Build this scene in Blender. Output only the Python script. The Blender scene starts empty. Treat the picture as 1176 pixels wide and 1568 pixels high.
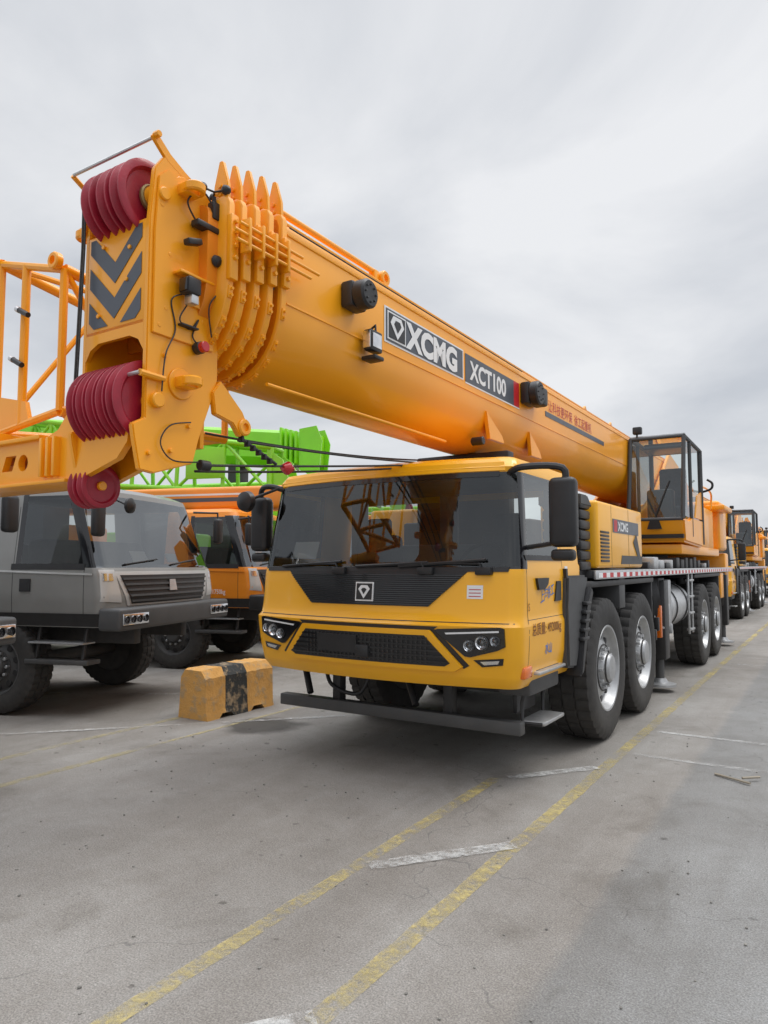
import bpy,bmesh,math,random
from mathutils import Vector,Matrix
import numpy as np
random.seed(3)
sc=bpy.context.scene
sc.view_settings.view_transform='Standard'
V=Vector
# ------------------------------------------------------------------ materials
def newmat(name):
    m=bpy.data.materials.new(name); m.use_nodes=True
    nt=m.node_tree; nt.nodes.clear()
    out=nt.nodes.new('ShaderNodeOutputMaterial')
    return m,nt,out
def N(nt,t,**k):
    n=nt.nodes.new(t)
    for a,b in k.items():
        if a in ('op',): n.operation=b
        else: setattr(n,a,b)
    return n
def L(nt,a,b): nt.links.new(a,b)
def M(name,col,rough=.5,metal=0,coat=0,var=.08,scale=6,bump=0,dirt=0,bscale=60):
    m,nt,out=newmat(name)
    p=N(nt,'ShaderNodeBsdfPrincipled'); L(nt,p.outputs[0],out.inputs[0])
    tc=N(nt,'ShaderNodeTexCoord')
    nz=N(nt,'ShaderNodeTexNoise'); nz.inputs['Scale'].default_value=scale; nz.inputs['Detail'].default_value=5
    L(nt,tc.outputs['Object'],nz.inputs['Vector'])
    cr=N(nt,'ShaderNodeValToRGB')
    c=V(col)
    cr.color_ramp.elements[0].position=.3; cr.color_ramp.elements[1].position=.7
    cr.color_ramp.elements[0].color=(*(c*(1-var)),1); cr.color_ramp.elements[1].color=(*[min(1,q) for q in c*(1+var)],1)
    L(nt,nz.outputs['Fac'],cr.inputs[0])
    colout=cr.outputs[0]
    mr=N(nt,'ShaderNodeMapRange'); mr.inputs[3].default_value=max(.02,rough-.06); mr.inputs[4].default_value=min(1,rough+.1)
    n2=N(nt,'ShaderNodeTexNoise'); n2.inputs['Scale'].default_value=scale*2.3; n2.inputs['Detail'].default_value=6
    L(nt,tc.outputs['Object'],n2.inputs['Vector'])
    L(nt,n2.outputs['Fac'],mr.inputs[0]); L(nt,mr.outputs[0],p.inputs['Roughness'])
    if dirt>0:
        ge=N(nt,'ShaderNodeNewGeometry'); sx=N(nt,'ShaderNodeSeparateXYZ'); L(nt,ge.outputs['Position'],sx.inputs[0])
        h=N(nt,'ShaderNodeMapRange'); h.inputs[1].default_value=1.5; h.inputs[2].default_value=.2; h.inputs[3].default_value=.15; h.inputs[4].default_value=1
        L(nt,sx.outputs['Z'],h.inputs[0])
        mu=N(nt,'ShaderNodeMath',op='MULTIPLY'); L(nt,h.outputs[0],mu.inputs[0]); L(nt,n2.outputs['Fac'],mu.inputs[1])
        mu2=N(nt,'ShaderNodeMath',op='MULTIPLY',use_clamp=True); L(nt,mu.outputs[0],mu2.inputs[0]); mu2.inputs[1].default_value=dirt*1.6
        mx=N(nt,'ShaderNodeMix',data_type='RGBA'); L(nt,mu2.outputs[0],mx.inputs[0]); L(nt,colout,mx.inputs[6]); mx.inputs[7].default_value=(.16,.14,.115,1)
        colout=mx.outputs[2]
    L(nt,colout,p.inputs['Base Color'])
    p.inputs['Metallic'].default_value=metal
    if coat: p.inputs['Coat Weight'].default_value=coat; p.inputs['Coat Roughness'].default_value=.06
    if bump:
        b=N(nt,'ShaderNodeBump'); b.inputs['Strength'].default_value=bump; b.inputs['Distance'].default_value=.01
        n3=N(nt,'ShaderNodeTexNoise'); n3.inputs['Scale'].default_value=bscale; L(nt,tc.outputs['Object'],n3.inputs['Vector'])
        L(nt,n3.outputs['Fac'],b.inputs['Height']); L(nt,b.outputs[0],p.inputs['Normal'])
    return m
def glassmat(name,tint,base=.06,rough=.02):
    m,nt,out=newmat(name)
    t=N(nt,'ShaderNodeBsdfTransparent'); t.inputs[0].default_value=(*tint,1)
    g=N(nt,'ShaderNodeBsdfGlossy'); g.inputs['Roughness'].default_value=rough; g.inputs[0].default_value=(.9,.93,.95,1)
    lw=N(nt,'ShaderNodeFresnel'); lw.inputs[0].default_value=1.5
    ad=N(nt,'ShaderNodeMath',op='ADD',use_clamp=True); ad.inputs[1].default_value=base; L(nt,lw.outputs[0],ad.inputs[0])
    mx=N(nt,'ShaderNodeMixShader'); L(nt,ad.outputs[0],mx.inputs[0]); L(nt,t.outputs[0],mx.inputs[1]); L(nt,g.outputs[0],mx.inputs[2])
    L(nt,mx.outputs[0],out.inputs[0]); return m
YEL=M('paint_cab_yellow',(.94,.45,.006),.32,0,.35,.03,2,dirt=.05)
ORG=M('paint_crane_orange',(.94,.375,.005),.36,0,.28,.04,1.5,dirt=.03)
ORG2=M('paint_dark_orange',(.82,.26,.010),.38,0,.3,.06,2,dirt=.1)
BLK=M('plastic_black',(.018,.018,.02),.42,0,0,.2,8,dirt=.08)
GLB=M('gloss_black',(.008,.008,.01),.12,0,.5,.1,4)
DRK=M('chassis_dark',(.028,.028,.03),.55,0,0,.3,6,dirt=.3)
DGR=M('fender_grey',(.055,.057,.06),.5,0,0,.12,5,dirt=.2)
RUB=M('tyre_rubber',(.020,.020,.021),.75,0,0,.25,9,bump=.25,dirt=.22)
SIL=M('wheel_silver',(.46,.47,.48),.36,.45,0,.12,9,dirt=.25)
ALU=M('aluminium',(.6,.61,.62),.35,.8,0,.1,12,dirt=.3)
RED=M('pulley_red',(.34,.010,.030),.42,0,.15,.15,9,bump=.1)
REDL=M('lamp_red',(.5,.01,.015),.15,0,.6,.05,5)
AMB=M('lamp_amber',(.75,.16,.01),.15,0,.6,.05,5)
WHT=M('white_vinyl',(.78,.79,.80),.4,0,0,.03,5)
GRV=M('grey_vinyl',(.07,.08,.10),.35,0,0,.08,5)
CHR=M('headlight_chrome',(.75,.76,.78),.12,.9,0,.05,9)
WIR=M('wire_rope',(.045,.042,.04),.55,.3,0,.4,60)
GRY=M('paint_truck_grey',(.245,.243,.232),.33,.15,.4,.06,3,dirt=.12)
WTP=M('paint_truck_white',(.62,.63,.64),.35,0,.4,.04,3,dirt=.2)
LGY=M('paint_light_silver',(.50,.50,.49),.35,.3,.2,.05,3)
GRN=M('paint_crane_green',(.25,.66,.008),.35,0,.4,.06,2,dirt=.06)
SEA=M('seat_fabric',(.05,.05,.055),.85,0,0,.2,12)
INT=M('interior_grey',(.17,.175,.18),.7,0,0,.1,6)
BLU=M('vinyl_blue',(.02,.16,.5),.4)
RDV=M('vinyl_red',(.5,.015,.02),.4)
TXT=M('text_dark',(.25,.09,.01),.5)
WOD=M('weathered_wood',(.32,.28,.22),.8)
BRS=M('brass',(.28,.2,.08),.4,.5)
GLS=glassmat('windscreen_glass',(.50,.54,.54),.04)
GLT=glassmat('truck_glass',(.40,.42,.41),.16)
GLC=glassmat('clear_glass',(.76,.83,.81),.07)
LEN=glassmat('lamp_lens',(.8,.82,.84),.08)
# ------------------------------------------------------------------ group builder
class G:
    def __init__(s,name,org=(0,0,0),rot=0,loc=None):
        s.e=bpy.data.objects.new(name,None); sc.collection.objects.link(s.e)
        s.e.empty_display_size=.3
        s.org=V(org); s.e.location=V(loc if loc is not None else org); s.e.rotation_euler=(0,0,rot)
        s.parts={}; s.ch=[]
    def add(s,part,mat,tmp):
        k=(part,mat.name)
        if k not in s.parts: s.parts[k]=(bmesh.new(),mat)
        me=bpy.data.meshes.new('t'); tmp.to_mesh(me); tmp.free()
        s.parts[k][0].from_mesh(me); bpy.data.meshes.remove(me)
    def done(s,ang=38):
        used={}
        for (part,mn),(bm,mat) in s.parts.items():
            bmesh.ops.translate(bm,verts=bm.verts,vec=-s.org)
            bmesh.ops.recalc_face_normals(bm,faces=bm.faces)
            nm=part if part not in used else part+'_'+mn
            used[part]=1
            me=bpy.data.meshes.new(nm); bm.to_mesh(me); bm.free()
            me.materials.append(mat)
            me.shade_smooth(); me.set_sharp_from_angle(angle=math.radians(ang))
            o=bpy.data.objects.new(nm,me); sc.collection.objects.link(o); o.parent=s.e; s.ch.append(o)
        s.parts={}
def dup(g,name,loc,rot,swap=None):
    e=bpy.data.objects.new(name,None); sc.collection.objects.link(e); e.location=loc; e.rotation_euler=(0,0,rot)
    for c in g.ch:
        me=c.data
        if swap and me.materials[0].name in swap:
            me=me.copy(); me.materials[0]=swap[c.data.materials[0].name]
        o=bpy.data.objects.new(c.name,me); sc.collection.objects.link(o); o.parent=e
    return e
def box(g,part,mat,mn,mx,bev=.012,rot=None,seg=2):
    bm=bmesh.new(); bmesh.ops.create_cube(bm,size=1)
    c=(V(mn)+V(mx))/2; s=V(mx)-V(mn); s=V((abs(s.x),abs(s.y),abs(s.z)))
    for v in bm.verts: v.co=V((v.co.x*s.x,v.co.y*s.y,v.co.z*s.z))
    b=min(bev,min(s)*.4)
    if b>0.0008: bmesh.ops.bevel(bm,geom=list(bm.edges),offset=b,segments=seg,affect='EDGES',profile=.5)
    if rot:
        R=Matrix.Rotation(rot[2],3,'Z')@Matrix.Rotation(rot[1],3,'Y')@Matrix.Rotation(rot[0],3,'X')
        for v in bm.verts: v.co=R@v.co
    for v in bm.verts: v.co+=c
    g.add(part,mat,bm)
def ax3(axis,p,a):
    if axis=='x': return V((a,p[0],p[1]))
    if axis=='y': return V((p[0],a,p[1]))
    return V((p[0],p[1],a))
def plate(g,part,mat,outer,axis,a,b,holes=(),bev=0.0):
    bm=bmesh.new(); es=[]
    for lp in [outer]+list(holes):
        vs=[bm.verts.new(ax3(axis,p,a)) for p in lp]
        for i in range(len(vs)): es.append(bm.edges.new((vs[i],vs[(i+1)%len(vs)])))
    if holes: bmesh.ops.triangle_fill(bm,edges=es,use_beauty=True)
    else: bm.faces.new(list(bm.verts))
    d=ax3(axis,(0,0),b-a)
    r=bmesh.ops.extrude_face_region(bm,geom=list(bm.faces))
    bmesh.ops.translate(bm,vec=d,verts=[v for v in r['geom'] if isinstance(v,bmesh.types.BMVert)])
    bmesh.ops.recalc_face_normals(bm,faces=bm.faces)
    if bev>0:
        bmesh.ops.bevel(bm,geom=[e for e in bm.edges if len(e.link_faces)==2 and e.calc_face_angle(0)>.5],offset=bev,segments=2,affect='EDGES')
    g.add(part,mat,bm)
def circ(cx,cy,r,n=16,ry=None,a0=0):
    ry=ry or r
    return [(cx+r*math.cos(a0+2*math.pi*i/n),cy+ry*math.sin(a0+2*math.pi*i/n)) for i in range(n)]
def tube(g,part,mat,pts,r,seg=10):
    pts=[V(p) for p in pts]; bm=bmesh.new(); rings=[]
    n=None
    for i,p in enumerate(pts):
        t=((pts[min(i+1,len(pts)-1)]-pts[max(i-1,0)])).normalized()
        if n is None:
            n=t.orthogonal().normalized()
        else:
            n=(n-t*n.dot(t)).normalized()
        b=t.cross(n)
        rings.append([bm.verts.new(p+(n*math.cos(2*math.pi*k/seg)+b*math.sin(2*math.pi*k/seg))*r) for k in range(seg)])
    for a,b in zip(rings,rings[1:]):
        for k in range(seg): bm.faces.new((a[k],a[(k+1)%seg],b[(k+1)%seg],b[k]))
    bm.faces.new(rings[0]); bm.faces.new(rings[-1])
    g.add(part,mat,bm)
def sag(a,b,s,n=16):
    a=V(a);b=V(b); return [a.lerp(b,i/n)-V((0,0,s*4*(i/n)*(1-i/n))) for i in range(n+1)]
def smooth(pts,n=8):
    P=[V(p) for p in pts]; P=[P[0]]+P+[P[-1]]; out=[]
    for i in range(1,len(P)-2):
        for k in range(n):
            t=k/n; a,b,c,d=P[i-1],P[i],P[i+1],P[i+2]
            out.append(.5*((2*b)+(-a+c)*t+(2*a-5*b+4*c-d)*t*t+(-a+3*b-3*c+d)*t**3))
    out.append(P[-2]); return out
def lathe(g,part,mat,prof,c,axis='x',side=1,seg=40,mod=None,closed=False,cap=True):
    bm=bmesh.new(); rings=[]
    for j,(a,r) in enumerate(prof):
        ring=[]
        for k in range(seg):
            th=2*math.pi*k/seg; rr=r+(mod(j,k) if mod else 0)
            u,w=rr*math.cos(th),rr*math.sin(th); a2=a*side
            if axis=='x': p=V((a2,u,w))
            elif axis=='y': p=V((u,a2,w))
            else: p=V((u,w,a2))
            ring.append(bm.verts.new(V(c)+p))
        rings.append(ring)
    pr=list(zip(rings,rings[1:]))
    if closed: pr.append((rings[-1],rings[0]))
    for a,b in pr:
        for k in range(seg): bm.faces.new((a[k],a[(k+1)%seg],b[(k+1)%seg],b[k]))
    if not closed and cap:
        for rg in (rings[0],rings[-1]):
            bm.faces.new(rg)
    bmesh.ops.remove_doubles(bm,verts=bm.verts,dist=1e-5)
    g.add(part,mat,bm)
def cyl(g,part,mat,c,r,h,axis='x',seg=24,bev=.15):
    b=min(r,h)*bev
    lathe(g,part,mat,[(-h/2,r-b),(-h/2+b,r),(h/2-b,r),(h/2,r-b)],c,axis,1,seg)
def ring(g,part,mat,c,ro,ri,th,axis='x',seg=24):
    b=min(.008,th*.25)
    lathe(g,part,mat,[(-th/2,ri),(-th/2,ro-b),(-th/2+b,ro),(th/2-b,ro),(th/2,ro-b),(th/2,ri)],c,axis,1,seg,closed=True)
def loft(g,part,mat,rings,cap=True,closed=True):
    bm=bmesh.new(); R=[[bm.verts.new(V(p)) for p in r] for r in rings]
    for a,b in zip(R,R[1:]):
        n=len(a)
        for k in range(n if closed else n-1): bm.faces.new((a[k],a[(k+1)%n],b[(k+1)%n],b[k]))
    if cap: bm.faces.new(R[0]); bm.faces.new(R[-1])
    g.add(part,mat,bm)
def patch(g,part,mat,poly,mapf,off=.004,thick=.01,cell=.05):
    xs=[p[0] for p in poly]; ys=[p[1] for p in poly]
    x0,x1,y0,y1=min(xs),max(xs),min(ys),max(ys)
    nx=max(1,int((x1-x0)/cell)); ny=max(1,int((y1-y0)/cell))
    bm=bmesh.new()
    vv=[[bm.verts.new((x0+(x1-x0)*i/nx,y0+(y1-y0)*j/ny,off)) for i in range(nx+1)] for j in range(ny+1)]
    for j in range(ny):
        for i in range(nx): bm.faces.new((vv[j][i],vv[j][i+1],vv[j+1][i+1],vv[j+1][i]))
    A=sum(poly[i][0]*poly[(i+1)%len(poly)][1]-poly[(i+1)%len(poly)][0]*poly[i][1] for i in range(len(poly)))
    P=poly if A>0 else poly[::-1]
    for i in range(len(P)):
        a=P[i];b=P[(i+1)%len(P)]; d=V((b[0]-a[0],b[1]-a[1],0)); nrm=V((d.y,-d.x,0))
        if nrm.length<1e-9: continue
        bmesh.ops.bisect_plane(bm,geom=list(bm.verts)+list(bm.edges)+list(bm.faces),plane_co=V((a[0],a[1],0)),plane_no=nrm.normalized(),clear_outer=True)
    if not bm.faces: bm.free(); return
    if thick:
        be=[e for e in bm.edges if len(e.link_faces)==1]
        r=bmesh.ops.extrude_edge_only(bm,edges=be)
        for v in r['geom']:
            if isinstance(v,bmesh.types.BMVert): v.co.z=off-thick
    for v in bm.verts: v.co=mapf(v.co.x,v.co.y,v.co.z)
    g.add(part,mat,bm)
def clip(poly,z0,z1):
    def hp(P,f):
        o=[]
        for i in range(len(P)):
            a,b=P[i],P[(i+1)%len(P)]; fa,fb=f(a),f(b)
            if fa>=0:o.append(a)
            if fa*fb<0:
                t=fa/(fa-fb); o.append((a[0]+(b[0]-a[0])*t,a[1]+(b[1]-a[1])*t))
        return o
    P=hp(poly,lambda p:p[1]-z0); 
    return hp(P,lambda p:z1-p[1]) if P else P
def text(g,part,mat,s,size,o,R,U,off=.002,bold=0,sx=1,shear=0):
    cu=bpy.data.curves.new('t','FONT'); cu.body=s; cu.size=size; cu.offset=bold; cu.shear=shear; cu.resolution_u=3
    ob=bpy.data.objects.new('t',cu); sc.collection.objects.link(ob)
    dg=bpy.context.evaluated_depsgraph_get()
    me=bpy.data.meshes.new_from_object(ob.evaluated_get(dg))
    R=V(R);U=V(U);n=R.cross(U)
    bm=bmesh.new(); bm.from_mesh(me)
    for v in bm.verts: v.co=V(o)+R*v.co.x*sx+U*v.co.y+n*off
    bpy.data.objects.remove(ob); bpy.data.meshes.remove(me)
    g.add(part,mat,bm)
# ------------------------------------------------------------------ wheel
def wheel(g,cx,cy,r=.67,w=.40,side=1,idx=1,rimmat=None,rear=False):
    rimmat=rimmat or SIL
    part='wheel_%d'%idx
    P=[(-w*.47,.60),(-w*.5,.62),(-w*.52,.8),(-w*.5,.92),(-w*.44,.985),(-w*.17,1),(-w*.165,.975),(-w*.13,.975),(-w*.125,1),(w*.125,1),(w*.13,.975),(w*.165,.975),(w*.17,1),(w*.44,.985),(w*.5,.92),(w*.52,.8),(w*.505,.70),(w*.50,.69),(w*.5,.63),(w*.47,.60)]
    prof=[(a,q*r) for a,q in P]
    def mod(j,k):
        if j in(4,13) and k%4==0: return -.018*r/.67
        if j in(5,12) and k%4==0: return -.018*r/.67
        if j in(3,14) and k%4==0: return -.009
        if j in (8,9) and k%6<1: return -.016
        return 0
    lathe(g,part+'_tyre',RUB,prof,(cx,cy,r),'x',side,144,mod,cap=False)
    rp=[(w*.46,.615),(w*.49,.60),(w*.48,.575),(w*.42,.56),(w*.37,.545),(w*.27,.525),(w*.24,.50),(w*.29,.42),(w*.35,.35),(w*.37,.32),(w*.37,.225),(w*.52,.205),(w*.58,.17),(w*.59,.10),(w*.585,.005)]
    lathe(g,part+'_rim',rimmat,[(a,q*r) for a,q in rp],(cx,cy,r),'x',side,48,cap=False)
    lathe(g,part+'_inner_rim',DRK,[(-w*.46,r*.61),(-w*.18,r*.52),(-w*.16,0.02)],(cx,cy,r),'x',side,32)
    ring(g,part+'_hub_ring',DRK,(cx+side*w*.375,cy,r),r*.335,r*.32,.012,'x',24)
    ring(g,part+'_hub_seam',DRK,(cx+side*w*.50,cy,r),r*.215,r*.20,.02,'x',24)
    for k in range(10):
        th=2*math.pi*k/10
        cyl(g,part+'_bolts',ALU,(cx+side*w*.40,cy+.272*r*math.cos(th),r+.272*r*math.sin(th)),.018,.06,'x',8)
        th+=.3
        cyl(g,part+'_vents',BLK,(cx+side*(w*.275),cy+.435*r*math.cos(th),r+.435*r*math.sin(th)),.036,.030,'x',12)
# ------------------------------------------------------------------ cab shell
def cab_shell(g,O,prof,r,bow,yb,yd,zbw,zbs,zt,body,glass,pillar=BLK,pw=.07,side_glass=None):
    O=V(O); zs_=[p[0] for p in prof]
    def pr(z): return [float(np.interp(z,zs_,[p[i] for p in prof])) for i in (1,2)]
    ry=r*.8
    def yfront(x,z):
        w,yf=pr(z); a=abs(x)
        if a<=w-r: return yf+bow*(a/(w-r))**2
        q=min(1,(a-(w-r))/r); return yf+bow+ry*(1-math.sqrt(max(0,1-q*q)))
    lv=sorted(set(zs_+[zbw,zbs,zt]+[zs_[0]+i*.09 for i in range(int((zs_[-1]-zs_[0])/.09))]))
    lv=[z for i,z in enumerate(lv) if i==0 or z-lv[i-1]>.004 or z in(zbw,zbs,zt)]
    rings=[]
    for z in lv:
        w,yf=pr(z); yc=yf+bow+ry
        h=[(w,yb),(w,yd),(w,yd-.07),(w,max(yc+pw,0))]
        for k in range(7):
            q=k/6*math.pi/2
            h.append((w-r+r*math.cos(q),yc-ry*math.sin(q)))
        for f in(.8,.6,.4,.2,0): h.append(((w-r)*f,yf+bow*f*f))
        full=h+[(-x,y) for x,y in h[-2::-1]]
        rings.append([O+V((x,y,z)) for x,y in full])
    bms={}
    def face(key,pts):
        if key not in bms: bms[key]=bmesh.new()
        b=bms[key]; b.faces.new([b.verts.new(p) for p in pts])
    n=len(rings[0]); 
    for li in range(len(lv)-1):
        zm=(lv[li]+lv[li+1])/2
        for i in range(n-1):
            j=min(i,n-2-i); key=('shell',body)
            if j>=6 and zbw<zm<zt: key=('windscreen',glass)
            elif j in(3,4,5) and zm>zbw and zm<zt: key=('pillar',pillar)
            elif j==2 and zbs<zm<zt-.03: key=('side_window',side_glass or glass)
            elif j==1 and zbs<zm<zt: key=('pillar',pillar)
            face(key,(rings[li][i],rings[li][i+1],rings[li+1][i+1],rings[li+1][i]))
        if not(zbs+.05<zm<zt-.05):
            face(('back_wall',body),(rings[li][0],rings[li][-1],rings[li+1][-1],rings[li+1][0]))
    face(('roof_top',body),rings[-1])
    for (p,m),b in bms.items():
        bmesh.ops.remove_doubles(b,verts=b.verts,dist=1e-4); g.add(p,m,b)
    def mf(a,z,o): return O+V((a,yfront(a,z)-o,z))
    return pr,yfront,mf
# ================================================================== MAIN CRANE
T=V((-3.18,4.7,0))
g=G('mobile_crane_truck',T)
prof=[(.745,1.20,.05),(.81,1.235,.01),(.95,1.26,-.015),(1.14,1.27,-.04),(1.20,1.27,-.045),(1.235,1.258,-.012),(1.32,1.255,.005),(1.58,1.255,.03),(1.64,1.25,.045),(2.36,1.185,.16),(2.40,1.18,.15),(2.47,1.145,.20),(2.51,1.05,.36)]
pr,yf,mf=cab_shell(g,T,prof,.13,.13,1.55,1.04,1.62,1.72,2.36,YEL,GLS,GLB,.04,GLC)
def mside(y,z,o): return T+V((pr(z)[0]+o,y,z))
gp=[(-.86,1.60),(.86,1.60),(.80,1.545),(.56,1.335),(-.56,1.335),(-.80,1.545)]
patch(g,'upper_grille',BLK,gp,mf,.006,.02)
z=1.345
while z<1.585:
    c=clip(gp,z,z+.007)
    if len(c)>2: patch(g,'upper_grille_ribs',GLB,c,mf,.014,.012,.08)
    z+=.016
patch(g,'cowl_band',BLK,[(-1.16,1.60),(1.16,1.60),(1.17,1.635),(-1.17,1.635)],mf,.008,.02)
patch(g,'windscreen_frit',GLB,[(-1.05,2.325),(1.05,2.325),(1.05,2.365),(-1.05,2.365)],mf,.004,.0)
patch(g,'badge',WHT,[(-.085,1.365),(.085,1.365),(.085,1.515),(-.085,1.515)],mf,.020,.012)
patch(g,'badge_field',BLK,[(-.074,1.376),(.074,1.376),(.074,1.504),(-.074,1.504)],mf,.023,.006)
patch(g,'badge_mark',WHT,[(-.055,1.46),(-.03,1.49),(.03,1.49),(.055,1.46),(0,1.385)],mf,.026,.004)
patch(g,'badge_mark',BLK,[(-.025,1.455),(-.012,1.468),(.012,1.468),(.025,1.455),(0,1.42)],mf,.029,.004)
patch(g,'mouth_surround',BLK,[(-.66,1.192),(.66,1.192),(.60,1.15),(-.60,1.15)],mf,.004,.01)
for s in(-1,1): patch(g,'mouth_surround',BLK,[(s*.60,1.17),(s*.645,1.17),(s*.885,.91),(s*.84,.885)],mf,.004,.01)
patch(g,'mouth_rim',YEL,[(-.60,1.165),(.60,1.165),(.84,.90),(.78,.865),(-.78,.865),(-.84,.90)],mf,.034,.05)
mi=[(-.565,1.125),(.565,1.125),(.755,.925),(.71,.900),(-.71,.900),(-.755,.925)]
patch(g,'lower_intake',BLK,mi,mf,.037,.01)
for k in range(5):
    zz=.925+k*.04
    patch(g,'lower_intake_bars',GLB,clip(mi,zz,zz+.014),mf,.048,.012,.08)
for k in range(34):
    xx=-.68+k*.04
    if abs(xx)<.58: patch(g,'lower_intake_bars',DRK,[(xx,.915),(xx+.010,.915),(xx+.030,1.11),(xx+.020,1.11)],mf,.046,.010,.1)
box(g,'tow_eye_cover',BLK,T+V((-.03,-.09,.93)),T+V((.09,.0,1.03)))
patch(g,'plate_holder',BLK,[(-.42,.96),(-.02,.96),(-.02,1.10),(-.42,1.10)],mf,.058,.02)
for s in(-1,1):
    def F(P): return [(s*x,z) for x,z in P]
    patch(g,'headlight_housing_%d'%s,GLB,F([(.64,1.165),(.66,1.175),(1.13,1.200),(1.16,1.19),(1.16,1.06),(1.10,1.03),(.90,.975),(.86,.98)]),mf,.012,.02)
    patch(g,'drl_%d'%s,WHT,F([(.72,1.150),(1.12,1.175),(1.12,1.163),(.73,1.138)]),mf,.016,.01)
    for (hx,hz,hr) in((.90,1.060,.040),(.995,1.085,.048),(1.09,1.10,.034)):
        x=s*hx; y=yf(x,hz)
        lathe(g,'headlight_bezel_%d'%s,DGR,[(0,hr*1.12),(.018,hr*1.12),(.018,hr),(.0,hr*.95)],T+V((x,y-.008,hz)),'y',-1,24)
        lathe(g,'headlight_reflector_%d'%s,CHR,[(.012,hr*.98),(-.01,hr*.5),(-.01,0.001)],T+V((x,y-.018,hz)),'y',-1,20,cap=False)
        lathe(g,'headlight_lens_%d'%s,LEN,[(0,hr*.6),(.014,hr*.45),(.02,0.001)],T+V((x,y-.018,hz)),'y',-1,16,cap=False)
    patch(g,'fog_lamp_housing_%d'%s,GLB,F([(.92,.955),(1.14,.975),(1.13,.925),(.98,.905)]),mf,.006,.01)
    patch(g,'fog_lamp_%d'%s,CHR,F([(.97,.945),(1.11,.958),(1.10,.934),(1.0,.922)]),mf,.012,.01)
patch(g,'sticker_label',WHT,[(.86,1.40),(.98,1.40),(.98,1.50),(.86,1.50)],mf,.002,.0)
for k in range(3): patch(g,'sticker_print',RDV,[(.875,1.415+k*.025),(.965,1.415+k*.025),(.965,1.421+k*.025),(.875,1.421+k*.025)],mf,.004,.0)
patch(g,'panel_gap',BLK,[(-1.22,1.222),(1.22,1.222),(1.22,1.228),(-1.22,1.228)],mf,.0015,0)
for (a,b) in(((-.95,1.64),(-.25,1.68)),((-.1,1.64),(.55,1.67)),((.3,1.64),(1.0,1.69))):
    pts=[T+V((a[0]+(b[0]-a[0])*t/6,yf(a[0]+(b[0]-a[0])*t/6,1.68)-.03,a[1]+(b[1]-a[1])*t/6)) for t in range(7)]
    tube(g,'wiper',BLK,pts,.012,6)
    tube(g,'wiper',BLK,[T+V((b[0]-.02,yf(b[0],1.6)-.02,1.60)),T+V((b[0]-.05,yf(b[0],1.68)-.04,1.66)),pts[3]],.010,6)
    box(g,'wiper_pivot',BLK,T+V((b[0]-.08,yf(b[0],1.6)-.045,1.575)),T+V((b[0]+.05,yf(b[0],1.6)+.02,1.635)))
patch(g,'roof_lip',YEL,[(-1.10,2.37),(1.10,2.37),(1.08,2.44),(-1.08,2.44)],mf,.014,.03)
def sp(part,mat,P,o=.004,t=.008): patch(g,part,mat,P,mside,o,t,.1)
sp('door_gap',BLK,[(.285,.85),(.292,.85),(.292,1.70),(.285,1.70)],.001,0)
sp('door_gap',BLK,[(1.10,.90),(1.107,.90),(1.107,2.38),(1.10,2.38)],.001,0)
sp('door_gap',BLK,[(.29,1.24),(1.10,1.24),(1.10,1.244),(.29,1.244)],.001,0)
sp('window_frame',BLK,[(.29,1.685),(1.10,1.685),(1.10,1.725),(.27,1.725)],.006,.01)
sp('door_handle',BLK,[(.46,1.55),(.72,1.55),(.70,1.50),(.62,1.46),(.50,1.46)],.02,.02)
sp('door_handle',BLK,[(.88,1.36),(1.03,1.36),(1.03,1.52),(.93,1.52)],.012,.01)
sp('grab_rail',BLK,[(1.12,1.3),(1.16,1.3),(1.16,1.62),(1.12,1.62)],.03,.04)
sp('door_label',WHT,[(1.16,1.52),(1.24,1.52),(1.24,1.64),(1.16,1.64)],.003,0)
text(g,'door_lettering',TXT,'总质量: 49200kg',.10,mside(.34,1.13,0),(0,1,0),(0,0,1),.004,.001,.95)
text(g,'door_script',BLU,'上海徐工',.10,mside(.56,1.36,0),(0,.98,.2),(0,-.2,.98),.004,.001,.8,.3)
text(g,'door_script',BLU,'水山',.10,mside(.62,.97,0),(0,1,0),(0,0,1),.004,.001,.8,.3)
text(g,'door_script2',TXT,'S',.08,mside(.30,1.31,0),(0,1,0),(0,0,1),.004,.0)
box(g,'side_marker',AMB,T+V((1.215,.20,.82)),T+V((1.265,.36,.91)),.015)
box(g,'step_housing',DGR,T+V((.95,.42,.66)),T+V((1.22,1.08,.83)),.03)
box(g,'step_tread',ALU,T+V((1.02,.44,.825)),T+V((1.29,1.04,.85)),.008)
for k in range(5): box(g,'step_tread_bars',BLK,T+V((1.06+k*.042,.48,.849)),T+V((1.075+k*.042,1.0,.858)),.003)
box(g,'lower_step',ALU,T+V((1.10,.50,.44)),T+V((1.30,.95,.47)),.008)
for y in(.50,.95): tube(g,'step_bracket',BLK,[T+V((1.15,y,.72)),T+V((1.12,y,.6)),T+V((1.12,y,.45)),T+V((1.28,y,.45))],.016)
box(g,'step_back',BLK,T+V((1.02,.55,.50)),T+V((1.06,.95,.72)))
for y in (.7,1.3): box(g,'cab_sill',BLK,T+V((-.95,y,.70)),T+V((.9,y+.2,.84)),.02)
box(g,'cab_floor',BLK,T+V((-1.12,.35,.82)),T+V((1.12,1.5,.90)),.02)
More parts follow.
